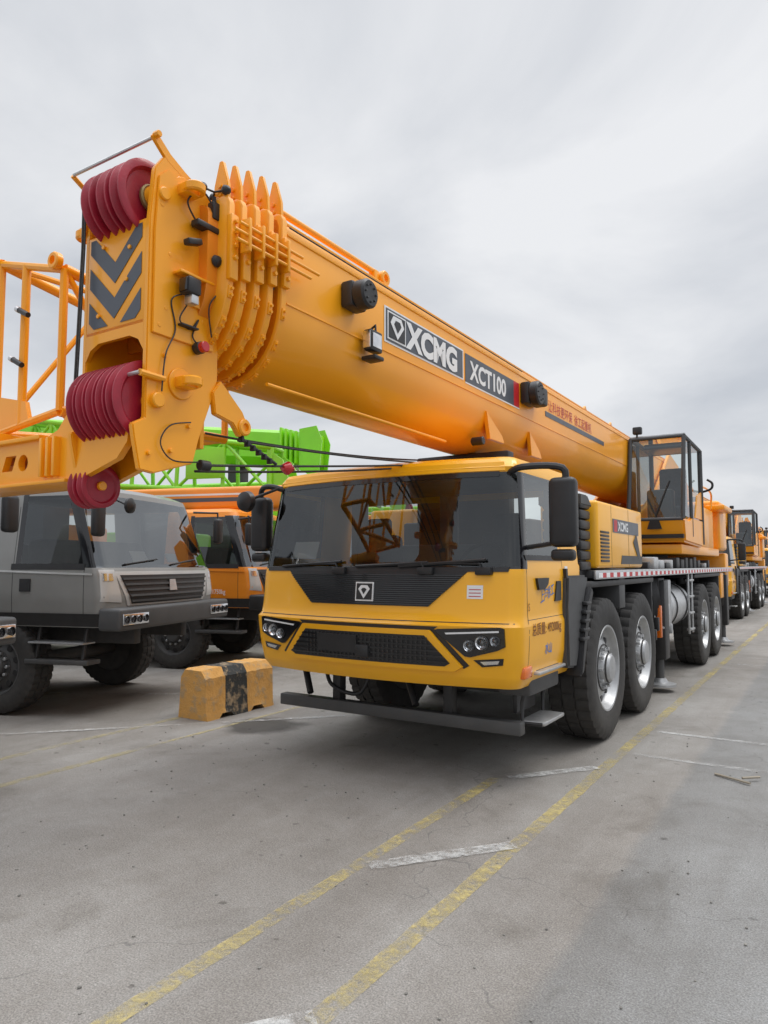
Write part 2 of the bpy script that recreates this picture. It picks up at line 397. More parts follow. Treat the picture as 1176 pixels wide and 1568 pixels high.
for s in(-1,1):
    xo=1.30; xi=1.02
    P=[(1.10,.80),(1.30,.78),(1.42,1.0),(1.50,1.25),(1.62,1.45),(1.66,1.50),(1.66,1.56),(1.12,1.56),(1.08,1.3)]
    plate(g,'front_fender',DGR,[(T.y+a,b) for a,b in P],'x',T.x+s*xo,T.x+s*xi,bev=.02)
    plate(g,'fender_lip',BLK,[(T.y+a,b) for a,b in [(1.30,.70),(1.38,.74),(1.50,1.0),(1.58,1.22),(1.70,1.40),(1.66,1.46),(1.5,1.3),(1.40,1.02)]],'x',T.x+s*(xo+.04),T.x+s*xi,bev=.012)
    for k in range(5): box(g,'fender_rib',BLK,V((T.x+s*(xo-.005),T.y+1.36+k*.03,1.0+k*.075)),V((T.x+s*(xo+.045),T.y+1.54+k*.02,1.03+k*.075)),.008)
box(g,'cab_rear_upper',YEL,T+V((-1.24,1.5,1.50)),T+V((1.245,1.62,1.66)),.02)
for s,mo_ in((-1,1.40),(1,1.53)):
    X=T.x+s*mo_; Y=T.y+.32
    box(g,'mirror_%d'%s,BLK,(X-.10,Y-.06,1.78),(X+.10,Y+.07,2.29),.045,seg=4)
    box(g,'mirror_glass_%d'%s,CHR,(X-.08,Y+.065,1.82),(X+.08,Y+.076,2.25),.004)
    box(g,'mirror_lower_%d'%s,BLK,(X-.09,Y-.05,1.68),(X+.08,Y+.06,1.765),.03,seg=3)
    tube(g,'mirror_arm_%d'%s,BLK,smooth([(T.x+s*1.10,T.y+.33,2.34),(T.x+s*1.24,T.y+.26,2.38),(X,Y,2.36),(X,Y,2.2)],5),.026,8)
    tube(g,'mirror_arm_%d'%s,BLK,[(T.x+s*1.22,T.y+.36,1.78),(X,Y,1.82)],.018,8)
lathe(g,'kerb_mirror',BLK,[(-.05,.03),(-.02,.09),(.03,.10),(.05,.05)],(T.x-1.42,T.y+.12,2.24),'y',1,20)
tube(g,'kerb_mirror_arm',BLK,[(T.x-1.42,T.y+.12,2.24),(T.x-1.15,T.y+.28,2.36)],.014)
# interior
box(g,'dashboard',SEA,T+V((-1.12,.38,1.30)),T+V((1.12,.72,1.64)),.05)
for x in(-.72,.68):
    box(g,'seat',SEA,T+V((x-.26,.85,1.15)),T+V((x+.26,1.35,1.32)),.06,seg=3)
    box(g,'seat',SEA,T+V((x-.25,1.25,1.28)),T+V((x+.25,1.42,1.95)),.06,seg=3)
    box(g,'seat_head',SEA,T+V((x-.14,1.28,1.93)),T+V((x+.14,1.38,2.12)),.05,seg=3)
ringc=T+V((.68,.74,1.66))
tube(g,'steering_wheel',BLK,[ringc+V((.2*math.cos(a*math.pi/10),.10*math.sin(a*math.pi/10),.17*math.sin(a*math.pi/10))) for a in range(21)],.016,8)
tube(g,'steering_wheel',BLK,[ringc,ringc+V((0,-.2,-.25))],.03)
tube(g,'steering_wheel',BLK,[ringc+V((-.19,0,0)),ringc+V((.19,0,0))],.018)
box(g,'roof_lining',INT,T+V((-1.1,.40,2.33)),T+V((1.1,1.5,2.37)),.01)
for s in(-1,0,1): box(g,'rear_window_post',INT,T+V((s*1.07-.11,1.49,1.64)),T+V((s*1.07+.09,1.53,2.36)),.01)
box(g,'rear_wall_panel',INT,T+V((-1.14,1.48,1.0)),T+V((1.14,1.52,1.85)),.01)
box(g,'paper_sheet',WHT,T+V((-.93,.24,1.70)),T+V((-.66,.245,1.86)),0,rot=(-.35,0,0))
# front under-run bar
box(g,'underrun_bar',DGR,(-4.36,5.06,.375),(-2.02,5.16,.475),.012)
for x in(-3.75,-2.65):
    box(g,'underrun_bracket',BLK,(x-.04,5.10,.46),(x+.04,5.2,.95),.01)
    tube(g,'underrun_strut',BLK,[(x-.3,5.12,.5),(x-.55,5.3,.86)],.03)
for k in range(5): box(g,'under_cab_frame',DRK,(-4.1,5.5+k*.3,.6),(-2.3,5.6+k*.3,.80),.01)
tube(g,'front_hoses',BLK,smooth([(-3.9,5.15,.8),(-3.8,5.1,.6),(-3.5,5.1,.55),(-3.4,5.15,.8)]),.018)
# chassis
for x in(-3.75,-2.65): box(g,'frame_rail',DRK,(x-.08,5.2,.85),(x+.08,17.0,1.35),.01)
box(g,'frame_centre',DRK,(-3.7,6.2,1.0),(-2.7,17.0,1.3),.02)
i=0
for wy in(6.93,8.40,12.92,14.35):
    cyl(g,'axle',DRK,(T.x,wy,.66),.11,2.1,'x',16)
    lathe(g,'axle_hub',DRK,[(-.3,.1),(-.15,.27),(.15,.27),(.3,.1)],(T.x,wy,.66),'x',1,20)
    for s in(-1,1):
        i+=1
        wheel(g,T.x+s*(1.32-.20),wy,.67,.40,s,i)
        tube(g,'suspension_cylinder',DRK,[(T.x+s*.72,wy+.1,.7),(T.x+s*.66,wy+.1,1.4)],.07)
box(g,'deck',DGR,(-4.47,6.65,1.525),(-1.90,17.0,1.60),.008)
box(g,'deck_edge',ALU,(-1.9,6.62,1.515),(-1.875,17.0,1.60),.004)
y=6.7;k=0
while y<16.9:
    box(g,'deck_reflector_'+('red' if k%2 else 'white'),RDV if k%2 else WHT,(-1.875,y,1.53),(-1.871,y+.13,1.575),0); y+=.13; k+=1
for (ya,yb2) in((6.2,9.15),(12.2,15.1)):
    for s in(-1,1):
        box(g,'wheel_arch_top',DRK,(T.x+s*1.29,ya,1.44),(T.x+s*.9,yb2,1.50),.015)
        box(g,'wheel_arch_flap',BLK,(T.x+s*1.27,yb2-.04,.85),(T.x+s*.92,yb2,1.45),.01)
box(g,'arch_mid_plate',DGR,(-2.25,7.55,1.2),(-1.90,7.78,1.52),.01)
box(g,'engine_box',YEL,(-2.45,6.72,1.62),(-1.88,8.55,2.27),.035,seg=3)
box(g,'engine_box_left',YEL,(-4.47,6.72,1.62),(-3.9,8.55,2.27),.035,seg=3)
box(g,'engine_box_stripe',GRV,(-1.879,7.25,1.98),(-1.876,8.35,2.12),0)
text(g,'engine_box_lettering',WHT,'XCMG',.13,(-1.876,7.45,2.005),(0,1,0),(0,0,1),.002,.004,1.1)
box(g,'engine_box_stripe2',RDV,(-1.879,7.30,1.99),(-1.875,7.42,2.11),0)
plate(g,'engine_box_wedge',DGR,[(8.35,1.70),(8.45,1.70),(8.25,2.0),(8.1,1.9)],'x',-1.878,-1.875)
for k in range(9): box(g,'engine_box_vent',BLK,(-1.882,6.80,1.68+k*.035),(-1.872,7.1,1.70+k*.035),.002)
for yy in(7.2,7.9): box(g,'engine_box_gap',DRK,(-1.8795,yy,1.63),(-1.8785,yy+.006,2.25),0)
plate(g,'box_script',DGR,[(7.55,1.66),(8.5,1.66),(8.5,1.75),(7.6,1.75)],'x',-1.879,-1.876)
for k in range(7): box(g,'air_intake',BLK,(-2.30,6.36,1.60+k*.095),(-1.93,6.66,1.685+k*.095),.02)
box(g,'air_intake_core',BLK,(-2.27,6.38,1.5),(-1.97,6.64,2.25),.02)
plate(g,'air_intake_cap',DGR,[(6.33,2.20),(6.7,2.20),(6.55,2.30),(6.33,2.30)],'x',-2.32,-1.92,bev=.01)
box(g,'engine_deck',DRK,(-3.9,6.5,1.6),(-2.45,9.4,2.1),.03)
cyl(g,'muffler',ALU,(-2.75,9.0,2.0),.15,.9,'y',20)
box(g,'boom_rest',BLK,(-3.7,6.45,2.0),(-2.66,6.6,2.78),.02)
for yy in(9.75,16.0):
    box(g,'outrigger_box',DRK,(-4.47,yy,.82),(-1.95,yy+.36,1.48),.015)
    for s in(-1,1):
        xx=T.x+s*1.18
        box(g,'outrigger_leg',BLK,(xx-.11,yy+.03,.42),(xx+.11,yy+.30,1.45),.015)
        cyl(g,'outrigger_jack',DGR,(xx,yy+.165,.30),.055,.35,'z',20)
        lathe(g,'outrigger_pad',SIL,[(0,.20),(.03,.20),(.05,.10),(.10,.07)],(xx,yy+.165,.07),'z',1,24)
    box(g,'outrigger_sticker',AMB,(-1.948,yy+.05,1.2),(-1.945,yy+.3,1.35),0)
cyl(g,'fuel_tank',ALU,(-2.25,11.2,1.05),.33,1.4,'y',32,.1)
for yy in(10.8,11.6): ring(g,'tank_strap',BLK,(-2.25,yy,1.05),.345,.335,.05,'y',32)
box(g,'tool_box',SIL,(-2.5,10.15,.75),(-1.93,10.45,1.45),.02)
for k in range(7):
    cyl(g,'hydraulic_valve',ALU,(-1.98,9.26+k*.08,1.05+.09*(k%3)),.03,.22,'z',12)
    tube(g,'hydraulic_hose',BLK,smooth([(-2.0,9.24+k*.08,1.48),(-1.93,9.3+k*.06,1.2),(-2.0,9.35+k*.1,.9),(-2.2,9.6,.8)]),.013,6)
    box(g,'hydraulic_block',random.choice([ALU,BLK,AMB,SIL]),(-1.97,9.25+k*.17,.72+.1*(k%2)),(-1.90,9.32+k*.17,.85+.14*(k%3)),.01)
cyl(g,'air_tank',BLK,(-2.15,9.42,.8),.12,.5,'y',20)
box(g,'ladder_side',ALU,(-1.93,12.0,.6),(-1.90,12.04,1.55),.004); box(g,'ladder_side',ALU,(-1.93,11.69,.6),(-1.90,11.73,1.55),.004)
for k in range(4): box(g,'ladder_rung',ALU,(-1.95,11.7,.65+k*.25),(-1.88,12.03,.68+k*.25),.004)
box(g,'spare_step',ORG,(-2.0,15.3,1.0),(-1.9,15.7,1.5),.02)
box(g,'deck_tail',ORG,(-4.4,16.5,1.2),(-1.95,17.0,1.9),.03)
for k in range(14):
    y=9.6+k*.4; h=random.uniform(.05,.2)
    box(g,'deck_fittings',random.choice([BLK,DGR,ALU]),(-2.35,y,1.6),(-2.05,y+random.uniform(.1,.3),1.6+h),.01)
# turntable + superstructure
cyl(g,'slew_ring',DRK,(T.x,12.9,1.72),.75,.25,'z',40,.1)
TS=[(11.4,1.85),(15.6,1.85),(15.9,2.4),(15.6,3.7),(14.7,3.85),(13.2,2.9),(11.6,2.35)]
plate(g,'turret_side',ORG,TS,'x',-2.72,-2.66,bev=.01); plate(g,'turret_side',ORG,TS,'x',-3.74,-3.68,bev=.01)
box(g,'turret_floor',ORG,(-4.3,11.5,1.82),(-1.95,15.6,1.97),.02)
box(g,'winch_housing',ORG,(-3.65,14.6,2.2),(-2.75,16.0,2.9),.05)
box(g,'counterweight',ORG,(-4.45,15.6,1.95),(-1.92,16.6,2.95),.06,seg=3)
box(g,'hydraulic_cabinet',ORG,(-2.65,13.2,1.95),(-1.95,14.9,2.7),.04)
tube(g,'handrail',ORG,smooth([(-1.95,13.3,2.7),(-1.92,13.35,3.0),(-1.92,14.5,3.0),(-1.95,14.6,2.7)],6),.018)
box(g,'rear_arm',ORG,(-2.1,15.0,2.72),(-1.75,16.2,2.82),.03)
tube(g,'rear_hook',BLK,smooth([(-1.95,13.25,2.9),(-1.75,13.2,2.95),(-1.72,13.2,3.05),(-1.8,13.2,3.12)],5),.02)
cyl(g,'luffing_cylinder',ORG,(T.x,11.3,2.45),.16,2.6,'y',24)
cyl(g,'luffing_rod',CHR,(T.x,9.6,2.47),.10,1.2,'y',24)
# operator cab
ox0,ox1,oy0,oy1=-2.70,-1.90,11.5,13.15
for ox in(ox0,ox1):
    for A_,B_,r_ in(((oy0-.12,2.35),(oy0+.14,3.66),.032),((oy0+.14,3.66),(oy1,3.62),.032),((oy1,3.62),(oy1,2.0),.04),((oy0+.62,3.64),(oy0+.62,2.1),.028)):
        tube(g,'operator_cab_frame',DGR,[(ox,*A_),(ox,*B_)],r_,8)
for zz,yy in((2.35,oy0-.12),(3.66,oy0+.14),(3.62,oy1)): tube(g,'operator_cab_frame',DGR,[(ox0,yy,zz),(ox1,yy,zz)],.028,8)
loft(g,'operator_cab_windscreen',GLC,[[(ox0,oy0-.11,2.36),(ox1,oy0-.11,2.36)],[(ox0,oy0+.15,3.65),(ox1,oy0+.15,3.65)]],False,False)
for ox in(ox0,ox1): loft(g,'operator_cab_side_glass',GLC,[[(ox,oy0-.11,2.4),(ox,oy1,2.4)],[(ox,oy0+.14,3.64),(ox,oy1,3.6)]],False,False)
loft(g,'operator_cab_roof_glass',GLC,[[(ox0,oy0+.2,3.665),(ox1,oy0+.2,3.665)],[(ox0,oy0+.95,3.65),(ox1,oy0+.95,3.65)]],False,False)
box(g,'operator_cab_roof',GRV,(ox0+.03,oy0+.95,3.60),(ox1-.03,oy1,3.66),.02)
box(g,'operator_cab_roof_trim',SIL,(ox0-.02,oy0+.15,3.67),(ox1+.02,oy0+.22,3.71),.015)
plate(g,'operator_cab_base',ORG,[(oy0-.14,2.36),(oy0-.05,2.0),(oy1,1.95),(oy1,2.42),(oy0+.6,2.42),(oy0+.3,2.36)],'x',ox0-.02,ox1+.02,bev=.03)
plate(g,'operator_cab_rear_panel',ORG,[(oy0+.95,2.42),(oy1,2.42),(oy1,2.9),(oy0+1.2,2.8)],'x',ox1,ox1+.015)
plate(g,'operator_cab_belt',BLK,[(ox0,2.06),(ox1,2.06),(ox1,2.12),(ox0,2.12)],'y',oy0-.13,oy0-.05)
patchm=lambda a,b,o:V((a,oy0-.14-o,b))
patch(g,'operator_cab_badge',BLK,[(-2.42,2.20),(-2.20,2.20),(-2.24,2.33),(-2.38,2.33)],patchm,.004,.004)
box(g,'operator_seat',SEA,(-2.52,12.3,2.4),(-2.05,12.8,2.62),.05,seg=3); box(g,'operator_seat',SEA,(-2.5,12.75,2.6),(-2.07,12.9,3.3),.05,seg=3)
box(g,'operator_console',BLK,(-2.5,11.75,2.3),(-2.1,11.95,2.85),.04); tube(g,'operator_lever',BLK,[(-2.05,12.1,2.5),(-2.0,12.05,2.85)],.02)
box(g,'work_lamp',BLK,(-2.66,oy0+.1,3.74),(-2.52,oy0+.2,3.86),.02); tube(g,'work_lamp_post',BLK,[(-2.6,oy0+.16,3.66),(-2.6,oy0+.16,3.76)],.015)
tube(g,'operator_wiper',BLK,[(-2.3,oy0-.13,2.4),(-2.1,oy0+.0,2.95)],.012,6)
# ------------------------------------------------------------------ BOOM
def bring(y,hw,zt,zb,cx=T.x,o=0):
    hw+=o;zt+=o;zb-=o; zm=zb+(zt-zb)*.50; c=.05
    P=[(-hw+c,zt),(hw-c,zt),(hw-c*.3,zt-c*.3),(hw,zt-c)]
    for k in range(25):
        a=-math.pi*k/24; cs,sn=math.cos(a),math.sin(a)
        e=2/2.25
        P.append((hw*math.copysign(abs(cs)**e,cs),zm+(zm-zb)*math.copysign(abs(sn)**e,sn)))
    P+=[(-hw,zt-c),(-hw+c*.3,zt-c*.3)]
    return [V((cx+x,y,z)) for x,z in P]
ZT,ZB,HW=3.74,2.78,.44
loft(g,'boom_base_section',ORG,[bring(y,HW,ZT,ZB) for y in(3.12,15.4)])
for side in(1,-1):
    box(g,'boom_seam',ORG,(T.x+side*HW-.006,3.2,3.655),(T.x+side*(HW)+.006,15.3,3.668),.003)
    box(g,'boom_seam',ORG,(T.x+side*HW-.005,3.2,3.225),(T.x+side*(HW)+.005,15.3,3.235),.002)
box(g,'boom_top_strip',ORG,(T.x-HW+.02,3.2,3.735),(T.x+HW-.02,15.3,3.755),.004)
hws=[.44,.428,.415,.40,.385]
yk=[3.12,3.015,2.915,2.82,2.735]
for k in range(5):
    d=HW-hws[k]; zt=ZT-d*.8; zb=ZB+d*1.2; y0=yk[k]
    th=.05
    loft(g,'collar_%d'%(k+1),ORG,[bring(y0+th,hws[k],zt,zb,o=.010),bring(y0+th-.006,hws[k],zt,zb,o=.028),bring(y0+.006,hws[k],zt,zb,o=.028),bring(y0,hws[k],zt,zb,o=.020)])
    nh=hws[k]-.055
    loft(g,'boom_section_%d'%(k+2),ORG2,[bring(y0+.01,nh,zt-.04,zb+.055),bring(y0-.075,nh,zt-.04,zb+.055)])  # darker orange puts groove shade between the collars into the colour
    Rr=bring(y0+.025,hws[k],zt,zb,o=.028)
    for j in (5,8,10,12,14,17):
        p=Rr[j]; q=Rr[j+1]; m_=(p+q)/2; ang=math.atan2((q-p).z,(q-p).x)
        box(g,'collar_pads',ORG,m_-V((.035,.016,.010)),m_+V((.035,.016,.010)),.004,rot=(0,-ang,0))
        nrm=V((-(q-p).z,0,(q-p).x)).normalized()
        if nrm.dot(m_-V((T.x,m_.y,3.26)))<0: nrm=-nrm
        for t_ in(-.018,.018):
            c_=m_+(q-p).normalized()*t_
            tube(g,'collar_bolts',ORG,[c_,c_+nrm*.024],.009,6)
    box(g,'collar_side_plate_%d'%(k+1),ORG,(T.x+hws[k]+.015,y0-.004,3.30-.06*k*.3),(T.x+hws[k]+.055,y0+.054,3.60),.006)
    for zz in(3.56,3.50,3.42,3.35): cyl(g,'collar_bolts',ORG,(T.x+hws[k]+.062,y0+.025,zz),.014,.02,'x',6)
    if k: 
        box(g,'collar_gap_strip',BLK,(T.x+hws[k]-.03,y0+.056,3.28),(T.x+hws[k]+.012,y0+.078,3.62),.004)  # flat black strip filling the gap behind each inner collar
    for xs,hh in((hws[k]-.05,.24),(-hws[k]+.05,.24)):
        c=T.x+xs
        plate(g,'collar_fin_%d'%(k+1),ORG,[(c-.06,zt-.02),(c+.06,zt-.02),(c+.055,zt+.10),(c+.012,zt+hh),(c-.012,zt+hh),(c-.05,zt+.10)],'y',y0+.008,y0+.036,bev=.004)
        for zz in(.04,.09): cyl(g,'fin_bolt',ORG,(c,y0+.004,zt+zz),.014,.012,'y',8)
loft(g,'boom_section_inner',ORG,[bring(2.75,.27,3.62,2.86,cx=-3.2),bring(2.60,.262,3.61,2.87,cx=-3.2)])
for j,(zz,yy0,yy1) in enumerate(((3.47,2.68,3.42),(3.42,2.70,3.34),(3.52,2.72,3.26))):
    tube(g,'length_guide_bar',ORG,[(T.x+HW+.075,yy0,zz),(T.x+HW+.075,yy1,zz)],.010,8)
for k in range(4): box(g,'guide_clip',ORG,(T.x+HW+.02,2.78+k*.11,3.38),(T.x+HW+.09,2.80+k*.11,3.57),.004)
tube(g,'boom_top_pipe',ORG,[(T.x+.33,3.15,3.86),(T.x+.33,4.35,3.86)],.022); 
for y in(3.2,4.3): box(g,'boom_top_bracket',ORG,(T.x+.30,y,3.73),(T.x+.36,y+.06,3.87),.008)
ring(g,'boom_top_lug',ORG,(T.x+.36,4.42,3.83),.06,.03,.05,'x')
tube(g,'boom_side_wire',WIR,[(T.x+HW+.02,3.2,3.70),(T.x+HW+.02,7,3.70)],.005,6)
X=T.x+HW
def bd(mat,part,y0,y1,z0,z1,o=.002): 
    plate(g,part,mat,[(y0,z0),(y1,z0),(y1,z1),(y0,z1)],'x',X+o,X+o+.002)
bd(WHT,'boom_decal_white',4.30,5.62,3.30,3.575)
bd(GRV,'boom_decal_dark',4.32,5.60,3.315,3.56,.005)
bd(WHT,'boom_logo_box',4.335,4.60,3.33,3.545,.008)
bd(BLK,'boom_logo_field',4.35,4.585,3.343,3.532,.011)
plate(g,'boom_logo_mark',WHT,[(4.37,3.46),(4.41,3.52),(4.525,3.52),(4.565,3.46),(4.47,3.35)],'x',X+.014,X+.016)
plate(g,'boom_logo_mark2',BLK,[(4.42,3.46),(4.44,3.49),(4.50,3.49),(4.52,3.46),(4.47,3.40)],'x',X+.017,X+.019)
text(g,'boom_lettering_large',WHT,'XCMG',.27,(X+.009,4.63,3.342),(0,1,0),(0,0,1),.002,.014,1.08)
bd(GRV,'boom_decal_model',5.66,6.80,3.30,3.56)
bd(RDV,'boom_decal_red',6.80,6.95,3.30,3.56)
bd(WHT,'boom_decal_line',5.66,6.95,3.285,3.298)
text(g,'boom_lettering_model',WHT,'XCT100',.235,(X+.005,5.76,3.345),(0,1,0),(0,0,1),.002,.008,1.0)
bd(GRV,'boom_decal_strip',7.75,10.2,3.36,3.42)
text(g,'boom_lettering_small',RDV,'让科技更环保  徐工起重机',.15,(X+.002,7.85,3.45),(0,1,0),(0,0,1),.002,.0,1.0)
def drumlamp(y,z,s=1):
    box(g,'hose_reel',BLK,(X+.0,y-.09*s,z-.09*s),(X+.10,y+.09*s,z+.09*s),.02)
    cyl(g,'hose_reel_drum',BLK,(X+.14,y,z),.10*s,.10,'x',24)
    for k in range(8):
        a=k*math.pi/4; box(g,'hose_reel_fins',DGR,(X+.19,y+.06*s*math.cos(a)-.006,z+.06*s*math.sin(a)-.006),(X+.2,y+.06*s*math.cos(a)+.006,z+.06*s*math.sin(a)+.006),.002)
drumlamp(3.84,3.47); drumlamp(7.1,3.47,1.3)
box(g,'hose_reel_2',BLK,(X,7.22,3.38),(X+.16,7.42,3.58),.03)
box(g,'flood_lamp',BLK,(X+.03,3.98,3.14),(X+.10,4.13,3.29),.015); box(g,'flood_lamp_glass',CHR,(X+.035,3.972,3.155),(X+.095,3.98,3.275),.003)
box(g,'flood_lamp_glass',CHR,(X+.10,4.0,3.165),(X+.104,4.11,3.265),.002)
tube(g,'flood_lamp_bracket',BLK,[(X,4.08,3.30),(X+.07,4.08,3.34),(X+.07,4.08,3.28)],.01,6)
box(g,'flood_lamp_foot',BLK,(X-.0,4.0,3.08),(X+.12,4.12,3.11),.01)
plate(g,'boom_ear',ORG,[(6.12,3.12),(6.2,2.86),(6.55,2.86),(6.50,2.93)],'x',X-.04,X+.0,bev=.004)
plate(g,'boom_ear',ORG,[(7.25,3.10),(7.30,2.84),(7.62,2.84),(7.56,2.92)],'x',X-.04,X+.0,bev=.004)
cyl(g,'boom_ear_pin',BLK,(X-.06,6.05,2.82),.04,.12,'x',16)
for yy in(9.3,10.6): plate(g,'boom_tab',ORG,[(yy,3.72),(yy+.2,3.72),(yy+.12,3.80)],'x',X-.05,X-.02)
# ------------------------------------------------------------------ BOOM HEAD
XR,XL=-2.93,-3.47
HP=[(2.335,2.40),(2.26,2.36),(2.27,2.30),(2.31,2.13),(2.40,2.12),(2.66,2.20),(2.70,2.34),(2.80,2.60),(2.83,2.70),(2.83,3.62),(2.76,3.74),(2.62,3.79),(2.52,3.83),(2.42,3.83),(2.36,3.74),(2.335,3.45)]
plate(g,'head_side_plate_right',ORG,HP,'x',XR,XR-.035,bev=.006)
plate(g,'head_side_plate_left',ORG,HP,'x',XL,XL+.035,bev=.006)
plate(g,'head_doubler',ORG,[(2.36,2.85),(2.78,2.85),(2.79,3.3),(2.74,3.55),(2.6,3.72),(2.44,3.76),(2.38,3.70),(2.36,3.4)],'x',XR,XR+.014,bev=.003)
box(g,'head_front_plate',ORG,(XL+.03,2.335,2.90),(XR-.03,2.36,3.46),.004)
plate(g,'head_front_lower',ORG,[(XL+.03,2.76),(XL+.07,2.82),(XL+.14,2.85),(XR-.14,2.85),(XR-.07,2.82),(XR-.03,2.76),(XR-.03,2.92),(XL+.03,2.92)],'y',2.335,2.36)
box(g,'head_web',ORG,(XL+.036,2.74,2.3),(XR-.036,2.77,3.7),.004)
box(g,'head_mid_web',ORG2,(XL+.036,2.60,2.88),(XR-.036,2.63,3.4),.004)
cx=(XL+XR)/2; w2=.215
for z0 in(3.46,3.265,3.07):
    for s in(-1,1):
        P=[(cx+s*w2,z0+.02),(cx+s*.0,z0-.185),(cx+s*.0,z0-.30),(cx+s*w2,z0-.095)]
        P=clip(P,2.935,3.44)
        if len(P)>2: plate(g,'chevron_stripe',GRV,P,'y',2.331,2.333)
for (px_,pz) in((cx-.1,3.38),(cx+.12,3.33),(cx-.13,3.0),(cx+.1,3.16)): cyl(g,'head_plate_bolt',ORG,(px_,2.328,pz),.012,.012,'y',8)
def pulley(x,y,z,r,wd,part,g=g):
    P=[(-wd*.30,.002),(-wd*.30,r*.72),(-wd/2,r*.80),(-wd/2,r*.9),(-wd*.42,r*1.0),(-wd*.3,r),(-wd*.08,r*.84),(wd*.08,r*.84),(wd*.3,r),(wd*.42,r*1.0),(wd/2,r*.9),(wd/2,r*.80),(wd*.30,r*.72),(wd*.30,.002)]
    lathe(g,part,RED,P,(x,y,z),'x',1,48)
for k,x in enumerate((-3.06,-3.17,-3.30)): pulley(x,2.41,3.615,.205,.092,'top_pulley_%d'%(k+1))
cyl(g,'top_axle',ORG,(cx,2.41,3.61),.035,.60,'x',20)
cyl(g,'top_axle_hub',ORG,(XR-.055,2.41,3.61),.06,.07,'x',24)
ring(g,'top_axle_brass',BRS,(XR-.085,2.41,3.61),.075,.04,.03,'x')
for k in range(5): pulley(-3.02-.082*k,2.40,2.50,.215,.074,'lower_pulley_%d'%(k+1))
cyl(g,'lower_axle',ORG,(cx,2.40,2.50),.04,.6,'x',20)
tube(g,'rope_guard_rod',ALU,[(XR-.01,2.36,3.91),(XL+.04,2.22,3.78)],.010,8)
plate(g,'guard_bracket',ORG,[(2.335,3.90),(2.36,3.94),(2.46,3.86),(2.60,3.79),(2.56,3.76),(2.44,3.81)],'x',XR+.001,XR-.02,bev=.003)
cyl(g,'guard_nut',ORG,(XR+.01,2.36,3.915),.018,.04,'x',8)
tube(g,'rope_guard_arm',ORG,[(XL+.03,2.22,3.78),(XL+.02,2.38,3.70)],.014,8)
tube(g,'lower_guard_rod',ALU,[(XR+.02,2.28,2.62),(XL+.06,2.23,2.59)],.011,8)
tube(g,'lower_guard_arm',ORG,[(XR+.02,2.28,2.62),(XR+.01,2.44,2.62)],.018,8)
for x in(-3.455,-3.435): tube(g,'hoist_rope',WIR,[(x,2.30,3.72),(x+.005,2.30,3.4),(x+.02,2.27,2.62)],.006,6)
tube(g,'hoist_rope',WIR,[(-3.445,2.30,3.70),(-3.42,2.33,3.76),(-3.36,2.38,3.81)],.006,6)
def lug(y,z,x=XR,ln=.13,ro=.07,s=1):
    box(g,'head_lug',ORG,(x,y-.05,z-.03),(x+s*ln,y+.05,z+.03),.01)
    ring(g,'head_lug_eye',ORG,(x+s*ln,y,z),ro,.032,.05,'z',20)
    ring(g,'head_lug_washer',ORG,(x+s*.006,y,z),.085,.02,.014,'x',24)
lug(2.55,3.68,ln=.09,ro=.06); lug(2.56,2.62,ln=.09,ro=.055); lug(2.40,3.54,XL,.10,.055,-1); lug(2.6,2.7,XL,.12,.06,-1)
for (y,z) in((2.40,3.55),(2.46,3.30),(2.44,3.0),(2.70,3.0),(2.45,2.75),(2.70,2.85),(2.40,2.5),(2.50,2.25),(2.36,2.22),(2.62,2.4),(2.40,2.9),(2.66,3.42)): cyl(g,'head_bolt',ORG,(XR+.008,y,z),.012,.018,'x',8)
box(g,'head_sensor_bracket',ORG,(XR+.014,2.48,3.20),(XR+.08,2.72,3.215),.003); box(g,'head_sensor_bracket',ORG,(XR+.014,2.60,3.06),(XR+.03,2.76,3.22),.003)
box(g,'head_lamp',BLK,(XR+.04,2.50,3.09),(XR+.12,2.59,3.18),.012)
box(g,'head_lamp_glass',GLB,(XR+.05,2.492,3.10),(XR+.11,2.50,3.17),.003)
box(g,'head_lamp_foot',ALU,(XR+.05,2.53,3.04),(XR+.11,2.58,3.09),.006)
cyl(g,'head_beacon',REDL,(XR+.06,2.66,2.84),.030,.05,'x',16); cyl(g,'head_beacon_base',BLK,(XR+.03,2.66,2.84),.034,.05,'x',16)
tube(g,'head_cable',BLK,smooth([(XR+.04,2.56,3.05),(XR+.03,2.52,2.96),(XR+.02,2.60,2.93),(XR+.02,2.66,3.0),(XR+.02,2.62,2.90),(XR+.03,2.66,2.85)]),.004,6)
tube(g,'head_cable',BLK,smooth([(XR+.02,2.42,2.55),(XR+.02,2.44,2.75),(XR+.02,2.50,2.9),(XR+.02,2.47,3.05),(XR+.04,2.53,3.10)]),.004,6)
tube(g,'head_cable',BLK,smooth([(XR+.02,2.62,2.42),(XR+.02,2.48,2.38),(XR+.02,2.42,2.28),(XR+.02,2.5,2.2),(XR+.02,2.68,2.21)]),.004,6)
box(g,'limit_switch',BLK,(XR,2.52,2.93),(XR+.05,2.64,2.942),.004)
